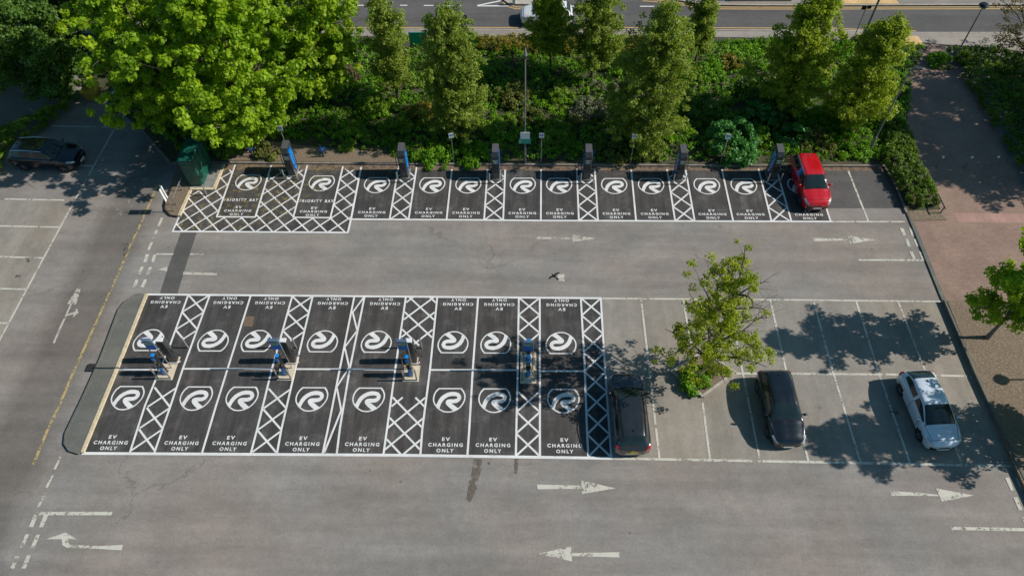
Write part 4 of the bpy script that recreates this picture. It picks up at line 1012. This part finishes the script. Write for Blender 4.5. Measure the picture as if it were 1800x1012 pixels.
b = MB(); b.tube([(0, 0, 0), (0, 0, 2.3)], .03, 8); b.build('post', M_post, r, smooth=True)
b = MB(); b.box((-.05, 0, 1.28), (.03, .42, .5)); b.build('lower_board', M_sign, r)
b = MB(); b.box((-.05, 0, 1.82), (.03, .42, .5)); b.build('upper_board', M_sign, r)
x, y = at(311, 361)
r = empty('guard_rail', (x, y, .085), 'low grey guard rail beside the cabinet soil', 'railing')
L = at(300, 335)[1]-at(311, 361)[1]
b = MB(); b.tube([(0, -.1, .62), (0, L+1.3, .62)], .035, 8); b.build('rail', M_post, r)
for q in (0, .5, 1.0):
    b = MB(); b.tube([(0, q*(L+1.2), 0), (0, q*(L+1.2), .62)], .035, 8); b.build('post', M_post, r)
x, y = at(1652, 376)
r = empty('guard_rail', (x, y, .09), 'short dark guard rail at the end of the clipped hedge', 'railing')
b = MB(); b.tube([(0, -.15, .55), (-.02, 1.15, .55)], .035, 8); b.tube([(0, -.15, .56), (.0, -.15, .52)], .03, 6); b.build('rail', M_iron, r)
for q in (0, 1.0):
    b = MB(); b.tube([(0, q, 0), (0, q, .55)], .035, 8); b.build('post', M_iron, r)

def signpost(label, bpx, bpy_, h, w=.32, hh=.42, z=.1, tilt=0.0, lime=True):
    x, y = at(bpx, bpy_, z); r = empty('sign_post', (x, y, z), label, 'sign', 'small bay signs on grey posts', tilt)
    b = MB(); b.tube([(0, 0, 0), (0, 0, h)], .028, 8); b.build('post', M_steel, r, smooth=True)
    b = MB(); b.box((0, -.035, h-hh/2), (w, .02, hh)); p_ = b.build('plate', M_sign, r)
    b = MB(); b.box((-.06, -.048, h-hh*.4), (w*.3, .006, hh*.34)); b.box((.07, -.048, h-hh*.4), (w*.3, .006, hh*.28)); b.build('blue_symbol', M_signblue, p_)
    if lime: b = MB(); b.box((.02, -.048, h-hh*.88), (w*.6, .006, hh*.14)); b.build('lime_band', M_lime, p_)
signpost('small white sign post above the first charger', 507, 268, 2.35)
signpost('small white sign post between the bright bushes', 798, 286, 2.6, tilt=.2)
signpost('small white and blue sign post right of the tall sign column', 951, 286, 2.6)
signpost('small white and blue sign post above the olive bushes', 1108, 288, 2.6, tilt=-.15)
signpost('small white and blue sign in front of the laurel bush', 1266, 288, 2.6, tilt=-.2, lime=False)
for i, (px, py) in enumerate(((446, 275), (571, 276))):
    x, y = at(px, py, .1); r = empty('bay_sign', (x, y, .1), ['blue eight-sided sign on a short post left of the first charger', 'blue eight-sided sign on a short post right of the first charger'][i], 'sign', 'blue eight-sided signs')
    b = MB(); b.tube([(0, 0, 0), (0, 0, .75)], .04, 8); b.build('post', M_steel, r, smooth=True)
    b = MB(); hw, q = .22, .10
    pts = [(-hw, -.10), (-hw+q, -.19), (hw-q, -.19), (hw, -.10), (hw, .10), (hw-q, .19), (-hw+q, .19), (-hw, .10)]
    n = 8; b.add([(x_, -.05, .72+z_) for x_, z_ in pts]+[(x_, -.03, .72+z_) for x_, z_ in pts], [tuple(range(n)), tuple(range(n, 2*n))[::-1]]+[(j, n+j, n+(j+1) % n, (j+1) % n) for j in range(n)])
    p_ = b.build('plate', M_signblue, r)
    b = MB(); b.box((0, -.055, .74), (.2, .006, .03)); b.box((0, -.055, .68), (.16, .006, .025)); b.build('lettering', M_sign, p_)
def lamp(label, bpx, bpy_, h, head='post', z=.1, rz=0.0, rad=.06, mat=None, world=None):
    x, y = world or at(bpx, bpy_, z); r = empty('street_lamp', (x, y, z), label, 'street lamp', 'street lamps', rz); mat = mat or M_post
    b = MB(); b.tube([(0, 0, 0), (0, 0, 1.2), (0, 0, 1.22), (0, 0, h)], [rad*1.5, rad*1.4, rad, rad*.75], 10); b.build('column', mat, r, smooth=True)
    if head == 'cone':
        b = MB(); b.lathe([(.10, h-.15), (.13, h), (.13, h+.05)]); b.build('collar', M_dark, r, smooth=True)
        b = MB(); b.lathe([(.13, h+.05), (.12, h+.1), (.02, h+.55)]); b.build('finial', M_post, r, smooth=True)
    elif head == 'globe':
        b = MB(); b.lathe([(.05, h-.05), (.22, h+.05), (.30, h+.2)]); b.build('bowl', M_sign, r, smooth=True)
        b = MB(); b.lathe([(.33, h+.2), (.34, h+.24), (.24, h+.36), (.02, h+.40)], n=20); b.build('lamp_cap', M_trim, r, smooth=True)
    else:
        b = MB(); b.tube([(0, 0, h-.05), (.12, -.02, h+.05), (.25, -.03, h+.06)], .03, 8); b.build('arm', mat, r)
        b = MB(); b.box((.42, -.05, h+.05), (.5, .26, .12), -.1, .03); hd = b.build('lamp_head', M_dark, r)
        b = MB(); b.box((.42, -.05, h-.02), (.36, .18, .03), -.1); b.build('lens', M_screen, hd)
    return r
tl = lamp('tall grey column with cone top carrying a white and a green sign', 923, 284, 8.3, 'cone')
b = MB(); b.box((0, -.10, 2.35), (.62, .03, .55)); tag(b.build('white_plate', M_sign, tl))
b = MB(); b.box((-.02, -.105, 1.88), (.80, .03, .38)); g_ = b.build('green_plate', M_signgreen, tl)
b = MB(); b.box((-.33, -.122, 1.84), (.07, .006, .2)); b.build('yellow_mark', M_yellow, g_)
lamp('leaning grey lamp column between the hedge and the leaning tree', 1528, 265, 6.6, 'arm')
lamp('grey lamp with round dark cap on the right hedge', 1675, 108, 4.4, 'globe', rad=.055)
lamp('tall column on the footway cut by the top edge', 1513, 76, 9.0, 'arm', rad=.09)
lamp('small lamp in the left hedge near the grit bin', 113, 172, 2.6, 'arm', rad=.04)
x, y = at(1757, 664, .24); h_ = 3.9
lamp('lamp on the bark soil outside the right edge', 0, 0, h_, 'globe', z=.24, world=(x+(h_+.25)/math.tan(SUN_EL), y+.02))
x, y = at(1498, 74, .1); r = empty('sign_post', (x, y, .1), 'dark backed double sign on a thin post by the footway', 'sign')
b = MB(); b.tube([(0, 0, 0), (0, 0, 3.1)], .035, 8); b.build('post', M_post, r)
b = MB(); b.box((-.17, .03, 2.9), (.30, .03, .30)); b.build('left_plate', M_trim, r)
b = MB(); b.box((.22, .03, 2.95), (.30, .03, .30)); b.build('right_plate', M_trim, r)
x, y = at(819, 60, .1); r = empty('sign_post', (x, y, .1), 'small dark headed post on the footway by the conical tree', 'sign')
b = MB(); b.tube([(0, 0, 0), (0, 0, 1.6)], .04, 8); b.build('post', M_post, r)
b = MB(); b.box((0, 0, 1.5), (.32, .1, .28)); b.build('head', M_trim, r)
for i, (px, py) in enumerate(((1647, 294), (1697, 294.5), (1743, 294))):
    x, y = at(px, py, .05); r = empty('bollard', (x, y, .05), ['left', 'middle', 'right'][i]+' pale bollard across the brick path', 'bollard', 'bollards across the brick path')
    b = MB(); b.lathe([(.06, 0), (.06, .86)], n=12); b.build('post', M_sign if False else M_steel, r, smooth=True)
    b = MB(); b.lathe([(.075, .86), (.085, .92), (.05, .97)], n=12); b.build('cap', M_sign, r, smooth=True)
# grit bin and boxes at the end of the access road
x, y = at(166, 173); r = empty('grit_bin', (x, y, 0), 'yellow grit bin in the tree shade at the end of the access road', 'grit bin')
b = MB(); b.loft([[(-.42, -.3, .03), (.42, -.3, .03), (.42, .3, .03), (-.42, .3, .03)], [(-.55, -.38, .75), (.55, -.38, .75), (.55, .38, .75), (-.55, .38, .75)]]); b.build('tub', M_gold, r)
b = MB(); b.loft([[(-.58, -.42, .76), (.58, -.42, .76), (.58, .42, .76), (-.58, .42, .76)], [(-.56, -.4, .84), (.56, -.4, .84), (.56, .4, .9), (-.56, .4, .9)], [(-.44, -.2, .98), (.44, -.2, .98), (.44, .34, 1.02), (-.44, .34, 1.02)]]); b.build('lid', M_gold, r)
x, y = at(187, 172); r = empty('planter_box', (x, y, 0), 'low brown box right of the yellow grit bin', 'box')
b = MB(); b.box((0, 0, .2), (.75, .5, .4), 0, .02); b.build('tub', M_wood, r)
b = MB(); b.box((0, 0, .43), (.8, .55, .05), 0, .01); b.build('rim', M_brown, r)
x, y = at(212, 173); r = empty('storage_box', (x, y, 0), 'slate blue sloping box right of the brown box', 'box')
b = MB(); b.loft([[(-.6, -.4, 0), (.6, -.4, 0), (.6, .4, 0), (-.6, .4, 0)], [(-.6, -.4, .45), (.6, -.4, .45), (.6, .4, .45), (-.6, .4, .45)], [(-.3, -.1, .85), (.3, -.1, .85), (.3, .2, .85), (-.3, .2, .85)]]); b.build('shell', M_tarp, r)
b = MB(); b.box((0, -.42, .25), (.2, .04, .06)); b.build('handle', M_black, r)
x, y = at(737, 84, .1); r = empty('mesh_panel', (x, y, .1), 'teal green panel half hidden behind the full conical tree', 'panel')
b = MB(); b.box((0, 0, .75), (1.3, .05, 1.2)); b.build('sheet', M_signgreen, r)
for q in (-.65, .65):
    b = MB(); b.box((q, 0, .7), (.07, .09, 1.4)); b.build('post', M_post, r)
# island bollard and far barrier
x, y = at(904, 9); r = empty('traffic_bollard', (x, y, .12), 'white keep-left bollard on the traffic island', 'bollard')
b = MB(); b.box((0, 0, .4), (.3, .22, .8), 0, .04); b.build('body', M_sign, r)
b = MB(); b.box((0, -.11, .55), (.2, .02, .25)); b.build('face', M_signblue, r)
x0, y0 = at(1284, 9); x1, y1 = at(1392, 9)
r = empty('glazed_barrier', (x0, y0+.5, .1), 'low glazed barrier with pale plinth along the far footway', 'barrier')
b = MB(); b.box(((x1-x0)/2, 0, .16), (x1-x0, .28, .32)); b.build('plinth', M_foot, r)
k = 6; pw = (x1-x0)/k
for i in range(k):
    b = MB(); b.box((pw*(i+.5), 0, .80), (pw-.14, .05, .84)); b.build('panel', M_glass, r)
for i in range(k+1):
    b = MB(); b.box((pw*i, 0, .82), (.08, .09, 1.0)); b.build('post', M_sign, r)

# ------------------------------------------------------------------ cars
def cr(p0, p1, p2, p3, t):
    return .5*((2*p1)+(-p0+p2)*t+(2*p0-5*p1+4*p2-p3)*t*t+(-p0+3*p1-3*p2+p3)*t**3)
def resample(A, subs):
    A = np.asarray(A, float); n = len(A); out = []
    for i in range(n-1):
        p0 = A[max(i-1, 0)]; p3 = A[min(i+2, n-1)]
        for k in range(subs): out.append(cr(p0, A[i], A[i+1], p3, k/subs))
    out.append(A[-1]); return np.array(out)
def make_car(label, paintm, st, wheels, wr=.33, group=None, rails=None, plate=None, rear_yellow=True, roofglass=False, seats=False, antenna=True, wiper=False, loc=(0, 0), rz=0, chrome=False):
    """st rows: x(from nose), zb, wbody, zshoulder, wbelt, zbelt, wtop, ztop, zmid ; idx: cowl, roof front, roof rear, tail glass base"""
    rows, (iC, iF, iR, iB) = st
    r = empty('parked_car', (loc[0], loc[1], .0), label, 'car', group, rz)
    K = 5; S = 4
    half = []
    for (x, zb, wb, zs, wg, zg, wt, zt, zm) in rows:
        half.append([(x, 0, zb), (x, wb*.88, zb), (x, wb, (zb+zs)*.45+.05), (x, wb*1.0, zs), (x, wg, zg), (x, wt, zt), (x, wt*.55, zm*.985+zt*.015 if zm > zt else zm), (x, 0, zm)])
    A = resample(np.array(half), K)                       # stations x 8 x 3
    G = np.array([resample(a, S) for a in A])             # stations x ring x 3
    ns, nr = G.shape[0], G.shape[1]
    L = rows[-1][0]
    # arches: pull side vertices on wheel circle
    V = []; idx = {}
    for i in range(ns):
        for j in range(nr):
            V.append(tuple(G[i, j]))
    def vid(i, j): return i*nr+j
    strips = {'bottom': (0, S), 'side': (S, 3*S), 'belt': (3*S, 4*S), 'glass': (4*S, 5*S), 'top': (5*S, 7*S)}
    def cls(i, j):
        s = i+.5; c = (iC*K, iF*K, iR*K, iB*K)
        if strips['top'][0] <= j < strips['top'][1]:
            if c[0] <= i < c[1]: return 'wind'
            if c[2] <= i < c[3]: return 'rear'
        if strips['glass'][0] <= j < strips['glass'][1]:
            if c[0]+1 <= i < c[2]+K*(iB-iR)//2 and j < 5*S-1+0:
                B = c[1]+int((c[2]-c[1])*.38)
                if i == B: return 'body'
                return 'sidewin'
        x = G[i, j, 0]*.5+G[i+1, j, 0]*.5; z = G[i, j, 2]*.25+G[i+1, j, 2]*.25+G[i, j+1, 2]*.25+G[i+1, j+1, 2]*.25
        if S <= j < 3*S+1 or j < S:
            for wx in wheels:
                if math.hypot(x-wx, z-wr) < wr+.045 and j >= S: return 'arch'
                if j < S and abs(x-wx) < wr+.045: return 'arch'
        return 'body'
    sets = {'body': [], 'wind': [], 'rear': [], 'sidewin': [], 'arch': []}
    for i in range(ns-1):
        for j in range(nr-1): sets[cls(i, j)].append((i, j))
    def surf(cells, off=0.0, both=True):
        b = MB()
        for sgn in (1, -1):
            for (i, j) in cells:
                q = [G[i, j], G[i+1, j], G[i+1, j+1], G[i, j+1]]
                if off:
                    nrm = np.cross(q[1]-q[0], q[3]-q[0]); nn = np.linalg.norm(nrm); nrm = nrm/nn if nn > 1e-9 else np.zeros(3)
                    if nrm[2] < 0 and abs(nrm[2]) > abs(nrm[1]): nrm = -nrm
                    if nrm[1] < 0 and abs(nrm[1]) >= abs(nrm[2]): nrm = -nrm
                    q = [a+nrm*off for a in q]
                q = [(L/2-a[0], sgn*a[1], a[2]) for a in q]
                b.add(q, [(0, 1, 2, 3) if sgn < 0 else (3, 2, 1, 0)])
        return b
    def weld(o):
        bm = bmesh.new(); bm.from_mesh(o.data); bmesh.ops.remove_doubles(bm, verts=bm.verts, dist=.0004)
        bmesh.ops.recalc_face_normals(bm, faces=bm.faces); bm.to_mesh(o.data); bm.free()
        o.data.polygons.foreach_set('use_smooth', [True]*len(o.data.polygons)); o.data.set_sharp_from_angle(angle=math.radians(50)); return o
    b = surf(sets['body'])
    # nose and tail caps
    for i in (0, ns-1):
        ring_ = [(L/2-G[i, j, 0], G[i, j, 1], G[i, j, 2]) for j in range(nr)]+[(L/2-G[i, j, 0], -G[i, j, 1], G[i, j, 2]) for j in range(nr-2, 0, -1)]
        b.add(ring_, [tuple(range(len(ring_)))])
    weld(b.build('body', paintm, r))
    weld(surf(sets['wind']).build('windscreen', M_glass, r)); weld(surf(sets['rear']).build('rear_window', M_glass, r))
    
    for sd_ in (0, 1):
        bb = surf(sets['sidewin']); hn = len(bb.f)//2; q_ = MB(); q_.v = bb.v; q_.f = bb.f[:hn] if sd_ == 0 else bb.f[hn:]
        o_ = q_.build('side_window', M_glass, r); bm_ = bmesh.new(); bm_.from_mesh(o_.data); bmesh.ops.delete(bm_, geom=[v_ for v_ in bm_.verts if not v_.link_faces], context='VERTS'); bm_.to_mesh(o_.data); bm_.free(); weld(o_)
    # dark under-tray filling arches
    wb = rows[4][2]
    b = MB(); b.box((0, 0, .50), (L-.35, wb*2-.42, .45)); b.build('underbody', M_trim, r)
    cab0, cab1 = rows[iF][0], rows[iR][0]
    if roofglass:
        cells = [(i, j) for i in range(int(iF*K+2), int(iR*K-1)) for j in range(5*S+1, 7*S)]
        weld(surf(cells, .006).build('glass_roof', M_glass, r))
    def patch(nm, i0, i1, j0, j1, m, off=.008):
        cells = [(i, j) for i in range(i0, i1) for j in range(j0, j1)]; weld(surf(cells, off).build(nm, m, r))
    hl = MB()
    for sgn, nm in ((1, 'headlight'), (-1, 'headlight')):
        b = MB()
        for i in range(int(K*1.2), int(K*3.2)):
            for j in range(3*S, 4*S):
                q = [G[i, j], G[i+1, j], G[i+1, j+1], G[i, j+1]]; q = [(L/2-a[0]+.004, sgn*(a[1]+.006), a[2]+.006) for a in q]; b.add(q, [(0, 1, 2, 3) if sgn < 0 else (3, 2, 1, 0)])
        weld(b.build('headlight', M_lamp, r))
        b = MB(); i1 = ns-1
        for i in range(int(i1-K*3.2), i1-K+1):
            for j in range(3*S-2, 4*S+(2 if i < i1-K*2 else 0)):
                q = [G[i, j], G[i+1, j], G[i+1, j+1], G[i, j+1]]; q = [(L/2-a[0]-.004, sgn*(a[1]+.006), a[2]+.006) for a in q]; b.add(q, [(0, 1, 2, 3) if sgn < 0 else (3, 2, 1, 0)])
        weld(b.build('tail_light', M_red, r))
    # grille, plates
    zg = rows[0][1]*.35+rows[0][3]*.65; wn = rows[0][2]
    b = MB(); b.box((L/2-.012, 0, zg+.02), (.05, wn*1.5, .13), 0, .01); b.build('grille', M_trim, r)
    b = MB(); b.box((L/2+.025, 0, zg-.07), (.015, .50, .11)); b.build('number_plate', M_plate_w, r)
    zr = rows[-1][1]*.35+rows[-1][3]*.65
    b = MB(); b.box((-L/2-.01, 0, zr), (.02, .50, .11)); b.build('number_plate', M_plate_y, r)
    # lower intake, shut lines, sills
    for sgn in (1, -1):
        b = MB()
        for i in range(0, int(K*1.6)):
            for j in range(S+1, 2*S+2):
                q = [G[i, j], G[i+1, j], G[i+1, j+1], G[i, j+1]]; q = [(L/2-q_[0]+.006, sgn*(q_[1]+.003), q_[2]) for q_ in q]; b.add(q, [(0, 1, 2, 3) if sgn < 0 else (3, 2, 1, 0)])
        weld(b.build('lower_intake', M_trim, r))
    def seam(nm, ii, j0, j1, wdt=.012):
        b = MB()
        for sgn in (1, -1):
            for j in range(j0, j1):
                p_, q_ = G[ii, j], G[ii, j+1]
                nn = np.array([0, 1.0, .35]) if j < 4*S+1 else np.array([0, .15, 1.0])
                p_ = p_+nn*.004; q_ = q_+nn*.004
                b.add([(L/2-p_[0]-wdt, sgn*p_[1], p_[2]), (L/2-p_[0]+wdt, sgn*p_[1], p_[2]), (L/2-q_[0]+wdt, sgn*q_[1], q_[2]), (L/2-q_[0]-wdt, sgn*q_[1], q_[2])], [(0, 1, 2, 3) if sgn > 0 else (3, 2, 1, 0)])
        b.build(nm, M_trim, r)
    seam('door_gap', iC*K+2, S+1, 4*S); seam('door_gap', iF*K+int((iR-iF)*K*.38), S+1, 4*S); seam('bonnet_gap', int(K*2.6), 4*S, 7*S, .010); seam('cowl_grille', iC*K, 5*S-1, 7*S, .03)
    for sgn in (1, -1):
        b = MB()
        for i in range(int(K*2.6), iC*K):
            p_, q_ = G[i, 5*S-1], G[i+1, 5*S-1]
            b.add([(L/2-p_[0], sgn*(p_[1]-.011), p_[2]+.006), (L/2-p_[0], sgn*(p_[1]+.011), p_[2]+.004), (L/2-q_[0], sgn*(q_[1]+.011), q_[2]+.004), (L/2-q_[0], sgn*(q_[1]-.011), q_[2]+.006)], [(0, 1, 2, 3) if sgn > 0 else (3, 2, 1, 0)])
        b.build('bonnet_gap', M_trim, r)
    # mirrors
    mxx = L/2-rows[iC][0]-.32; mz = rows[iC][5]+.06; my = rows[iC][2]
    for s in (1, -1):
        b = MB(); b.box((mxx, s*(my+.10), mz), (.11, .20, .14), s*.25, .03); m_ = weld(b.build('mirror', paintm, r))
        b = MB(); b.box((mxx-.02, s*(my-.02), mz-.03), (.05, .14, .04)); b.build('mirror_arm', M_trim, m_)
    # wheels
    for wx in wheels:
        for s in (1, -1):
            yc = s*(wb-.115)
            b = MB(); b.lathe([(wr*.62, -.10), (wr*.93, -.105), (wr, -.07), (wr, .07), (wr*.93, .105), (wr*.62, .10)], (0, 0, 0), 28, 'y')
            w = b.build('wheel', M_tyre, r, smooth=True, loc=(L/2-wx, yc, wr))
            b = MB(); b.lathe([(wr*.60, s*.085), (wr*.60, s*.09)], (0, 0, 0), 20, 'y')
            for k in range(5):
                a = k*2*math.pi/5+.3; c_, s_ = math.cos(a), math.sin(a); h2 = .032
                p = [(c_*.03-s_*h2, s_*.03+c_*h2), (c_*wr*.6-s_*h2, s_*wr*.6+c_*h2), (c_*wr*.6+s_*h2, s_*wr*.6-c_*h2), (c_*.03+s_*h2, s_*.03-c_*h2)]
                b.add([(x_, s*.092, z_) for x_, z_ in p]+[(x_, s*.118, z_) for x_, z_ in p], [(0, 1, 2, 3), (7, 6, 5, 4), (0, 4, 5, 1), (1, 5, 6, 2), (2, 6, 7, 3), (3, 7, 4, 0)])
            b.lathe([(.06, s*.09), (.05, s*.12)], (0, 0, 0), 10, 'y'); b.build('rim', M_rim, w)
    zm = max(q[8] for q in rows)
    if antenna:
        b = MB(); xa = L/2-rows[iR][0]+.25; b.loft([[(xa-.09, -.03, zm-.04), (xa+.09, -.03, zm-.04), (xa+.09, .03, zm-.04), (xa-.09, .03, zm-.04)], [(xa-.09, -.01, zm+.04), (xa-.05, -.01, zm+.04), (xa-.05, .01, zm+.04), (xa-.09, .01, zm+.04)]]); b.build('antenna', M_trim, r)
    if rails:
        for s in (1, -1):
            b = MB(); pts = []
            for i in range(iF, iR+1): pts.append((L/2-rows[i][0], s*(rows[i][6]+.02), rows[i][7]+(.03 if i in (iF, iR) else .06)))
            b.tube(pts, .022, 6); b.build('roof_rail', rails, r)
    if wiper:
        b = MB(); xb = L/2-rows[iB][0]; b.tube([(xb-.02, 0, rows[iB][8]+.04), (xb+.12, .30, rows[iB][8]+.16)], .012, 5); b.build('rear_wiper', M_trim, r)
        b = MB(); b.lathe([(.05, -.01), (.05, .01)], (0, 0, 0), 12, 'y'); q = b.build('badge', M_chrome, r, loc=(-L/2-.005, 0, zr+.20)); q.rotation_euler = (0, 0, math.pi/2)
    # front wipers and shut lines
    xb = L/2-rows[iC][0]
    b = MB(); z_ = rows[iC][8]+.015
    b.tube([(xb+.03, .45, z_), (xb-.05, .05, z_+.05)], .010, 5); b.tube([(xb+.03, -.1, z_), (xb-.05, -.5, z_+.04)], .010, 5); b.build('wipers', M_trim, r)
    if seats:
        b = MB(); b.box((-.25, .36, .80), (.5, .4, .5)); b.build('seat', M_seat, r)
    return r
def hatch_st(L=4.2, w=.89, h=1.50, hood=.92, nose=.60, tail=1.02, cowl=.27, roof=.47, rroof=.86, rb=.955, gl=.30, suv=0.0):
    z0 = .22+suv; X = lambda f: f*L
    rows = [
     (0.00, z0+.10, w*.40, nose-.10, w*.36, nose-.02, w*.28, nose+.00, nose+.01),
     (X(.010), z0+.05, w*.62, nose-.03, w*.56, nose+.05, w*.45, nose+.07, nose+.08),
     (X(.035), z0+.01, w*.82, nose+.05, w*.73, nose+.14, w*.60, nose+.165, nose+.185),
     (X(.09), z0, w*.95, nose+.14, w*.85, hood-.10, w*.70, hood-.075, hood-.035),
     (X(.17), z0, w*1.0, hood-.15, w*.92, hood-.02, w*.78, hood-.01, hood+.03),
     (X(cowl), z0, w*.995, hood-.07, w*.93, hood+.05, w*.84, hood+.07, hood+.12),
     (X(roof), z0, w*.99, hood-.03, w*.90, hood+.09, w*.70, h-.09, h-.03),
     (X((roof+rroof)/2), z0, w*.995, hood-.01, w*.89, hood+.11, w*.70, h-.06, h),
     (X(rroof), z0, w, hood+.0, w*.87, hood+.14, w*.64, h-.12, h-.06),
     (X(rb), z0+.02, w*.95, hood+.0, w*.83, tail-.02, w*.73, tail+.02, tail+.06),
     (X(.978), z0+.03, w*.86, hood-.10, w*.79, tail-.10, w*.68, tail-.07, tail-.05),
     (X(.993), z0+.06, w*.72, hood-.18, w*.70, hood-.10, w*.60, hood-.08, hood-.07),
     (L, z0+.12, w*.50, hood-.26, w*.55, hood-.19, w*.45, hood-.18, hood-.17)]
    return rows, (5, 6, 8, 9)
def carpaint(name, col, metal=.3, rough=.2):
    m, t, b, _ = new_mat(name); co = t.nodes.new('ShaderNodeTexCoord').outputs['Object']; n = noise(t, co, 2.5, 4, .6)
    c = ramp(t, n, [(.3, tuple(x*.93 for x in col)), (.7, tuple(min(1, x*1.05) for x in col))]); t.links.new(c, b.inputs['Base Color'])
    r_ = ramp(t, n, [(.3, g(rough)), (.7, g(rough+.1))]); t.links.new(r_, b.inputs['Roughness'])
    b.inputs['Metallic'].default_value = metal; b.inputs['Coat Weight'].default_value = 1.0; b.inputs['Coat Roughness'].default_value = .04; return m
P_red = carpaint('red_paint', (.50, .006, .012), .1); P_grey = carpaint('graphite_paint', (.028, .032, .038), .4); P_black = carpaint('black_paint', (.007, .011, .016), .3)
P_white = carpaint('white_paint', (.68, .69, .70), .0, .35); P_navy = carpaint('dark_blue_paint', (.003, .005, .012), .2, .2); P_ice = carpaint('ice_white_paint', (.55, .62, .70), .1, .32)
def ang(p_from, p_to):
    (x0, y0), (x1, y1) = at(*p_from), at(*p_to); return math.atan2(y1-y0, x1-x0)
SOUTH = -math.pi/2; NORTH = math.pi/2
def mid(*pts):
    q = [at(*p) for p in pts]; return (sum(a[0] for a in q)/len(q), sum(a[1] for a in q)/len(q))
CARS = []
c = mid((1418, 332),); make_car('red family car facing the aisle in the top row', P_red, hatch_st(4.25, .89, 1.58, 1.0, .68, 1.05, .25, .44, .90, .965), (.85, 3.45), .34, rails=M_chrome, loc=c, rz=SOUTH+.03, seats=True)
c = mid((1103, 733),); make_car('dark grey estate car parked nose away beside the hatched strip', P_grey, hatch_st(4.45, .90, 1.50, .95, .64, 1.02, .25, .42, .88, .965), (.85, 3.6), .33, rails=M_trim, loc=c, rz=NORTH+.01, wiper=True)
c = mid((1366, 725),); make_car('black hatchback facing the lower aisle between the planter and the tree shadow', P_black, hatch_st(4.15, .88, 1.46, .93, .62, 1.02, .27, .45, .88, .955), (.82, 3.4), .32, loc=c, rz=SOUTH+.02)
c = mid((1623, 728),); make_car('white hatchback with dark rear glass in dappled shade on the right', P_ice, hatch_st(4.2, .90, 1.48, .95, .64, 1.05, .25, .46, .82, .962), (.84, 3.42), .33, loc=c, rz=SOUTH+.07)
c = mid((93, 286),); make_car('black off-roader crossing the access road in the tree shade', P_navy, hatch_st(4.6, .94, 1.66, 1.05, .74, 1.12, .25, .42, .89, .965, suv=.05), (.9, 3.7), .36, rails=M_chrome, loc=c, rz=-.06)
c = mid((960, 37),); make_car('white car driving on the public road half hidden by the slim tree', P_white, hatch_st(4.2, .90, 1.52, .95, .64, 1.02, .25, .44, .88, .96), (.84, 3.42), .33, loc=c, rz=math.pi)

# ------------------------------------------------------------------ bird in flight
bx, by_ = at(974, 485, 8.2)
r = MB(); 
r.loft([[(-.20+.0, 0-.005, 0), (-.20, .005, 0), (-.20, .0, .01)]]+[[(x_, -w_, 0), (x_, w_, 0), (x_, 0, w_*1.1)] for x_, w_ in ((-.12, .03), (-.03, .055), (.06, .05), (.11, .028), (.15, .03), (.19, .008))])
bd = r.build('bird', M_bird, loc=(bx, by_, 8.2)); bd.rotation_euler = (0, .1, math.radians(128)); tag(bd, 'small black bird flying low over the upper aisle', 'bird')
for s in (1, -1):
    b = MB(); pts = [(.05, s*.03), (.09, s*.16), (.03, s*.30), (-.03, s*.31), (-.01, s*.18), (-.05, s*.04)]
    b.prism(pts if s < 0 else pts[::-1], .01, .022); b.build('wing', M_bird, bd)
b = MB(); b.prism([(-.12, -.02), (-.30, -.06), (-.31, .0), (-.30, .06), (-.12, .02)], 0, .01); b.build('tail', M_bird, bd)
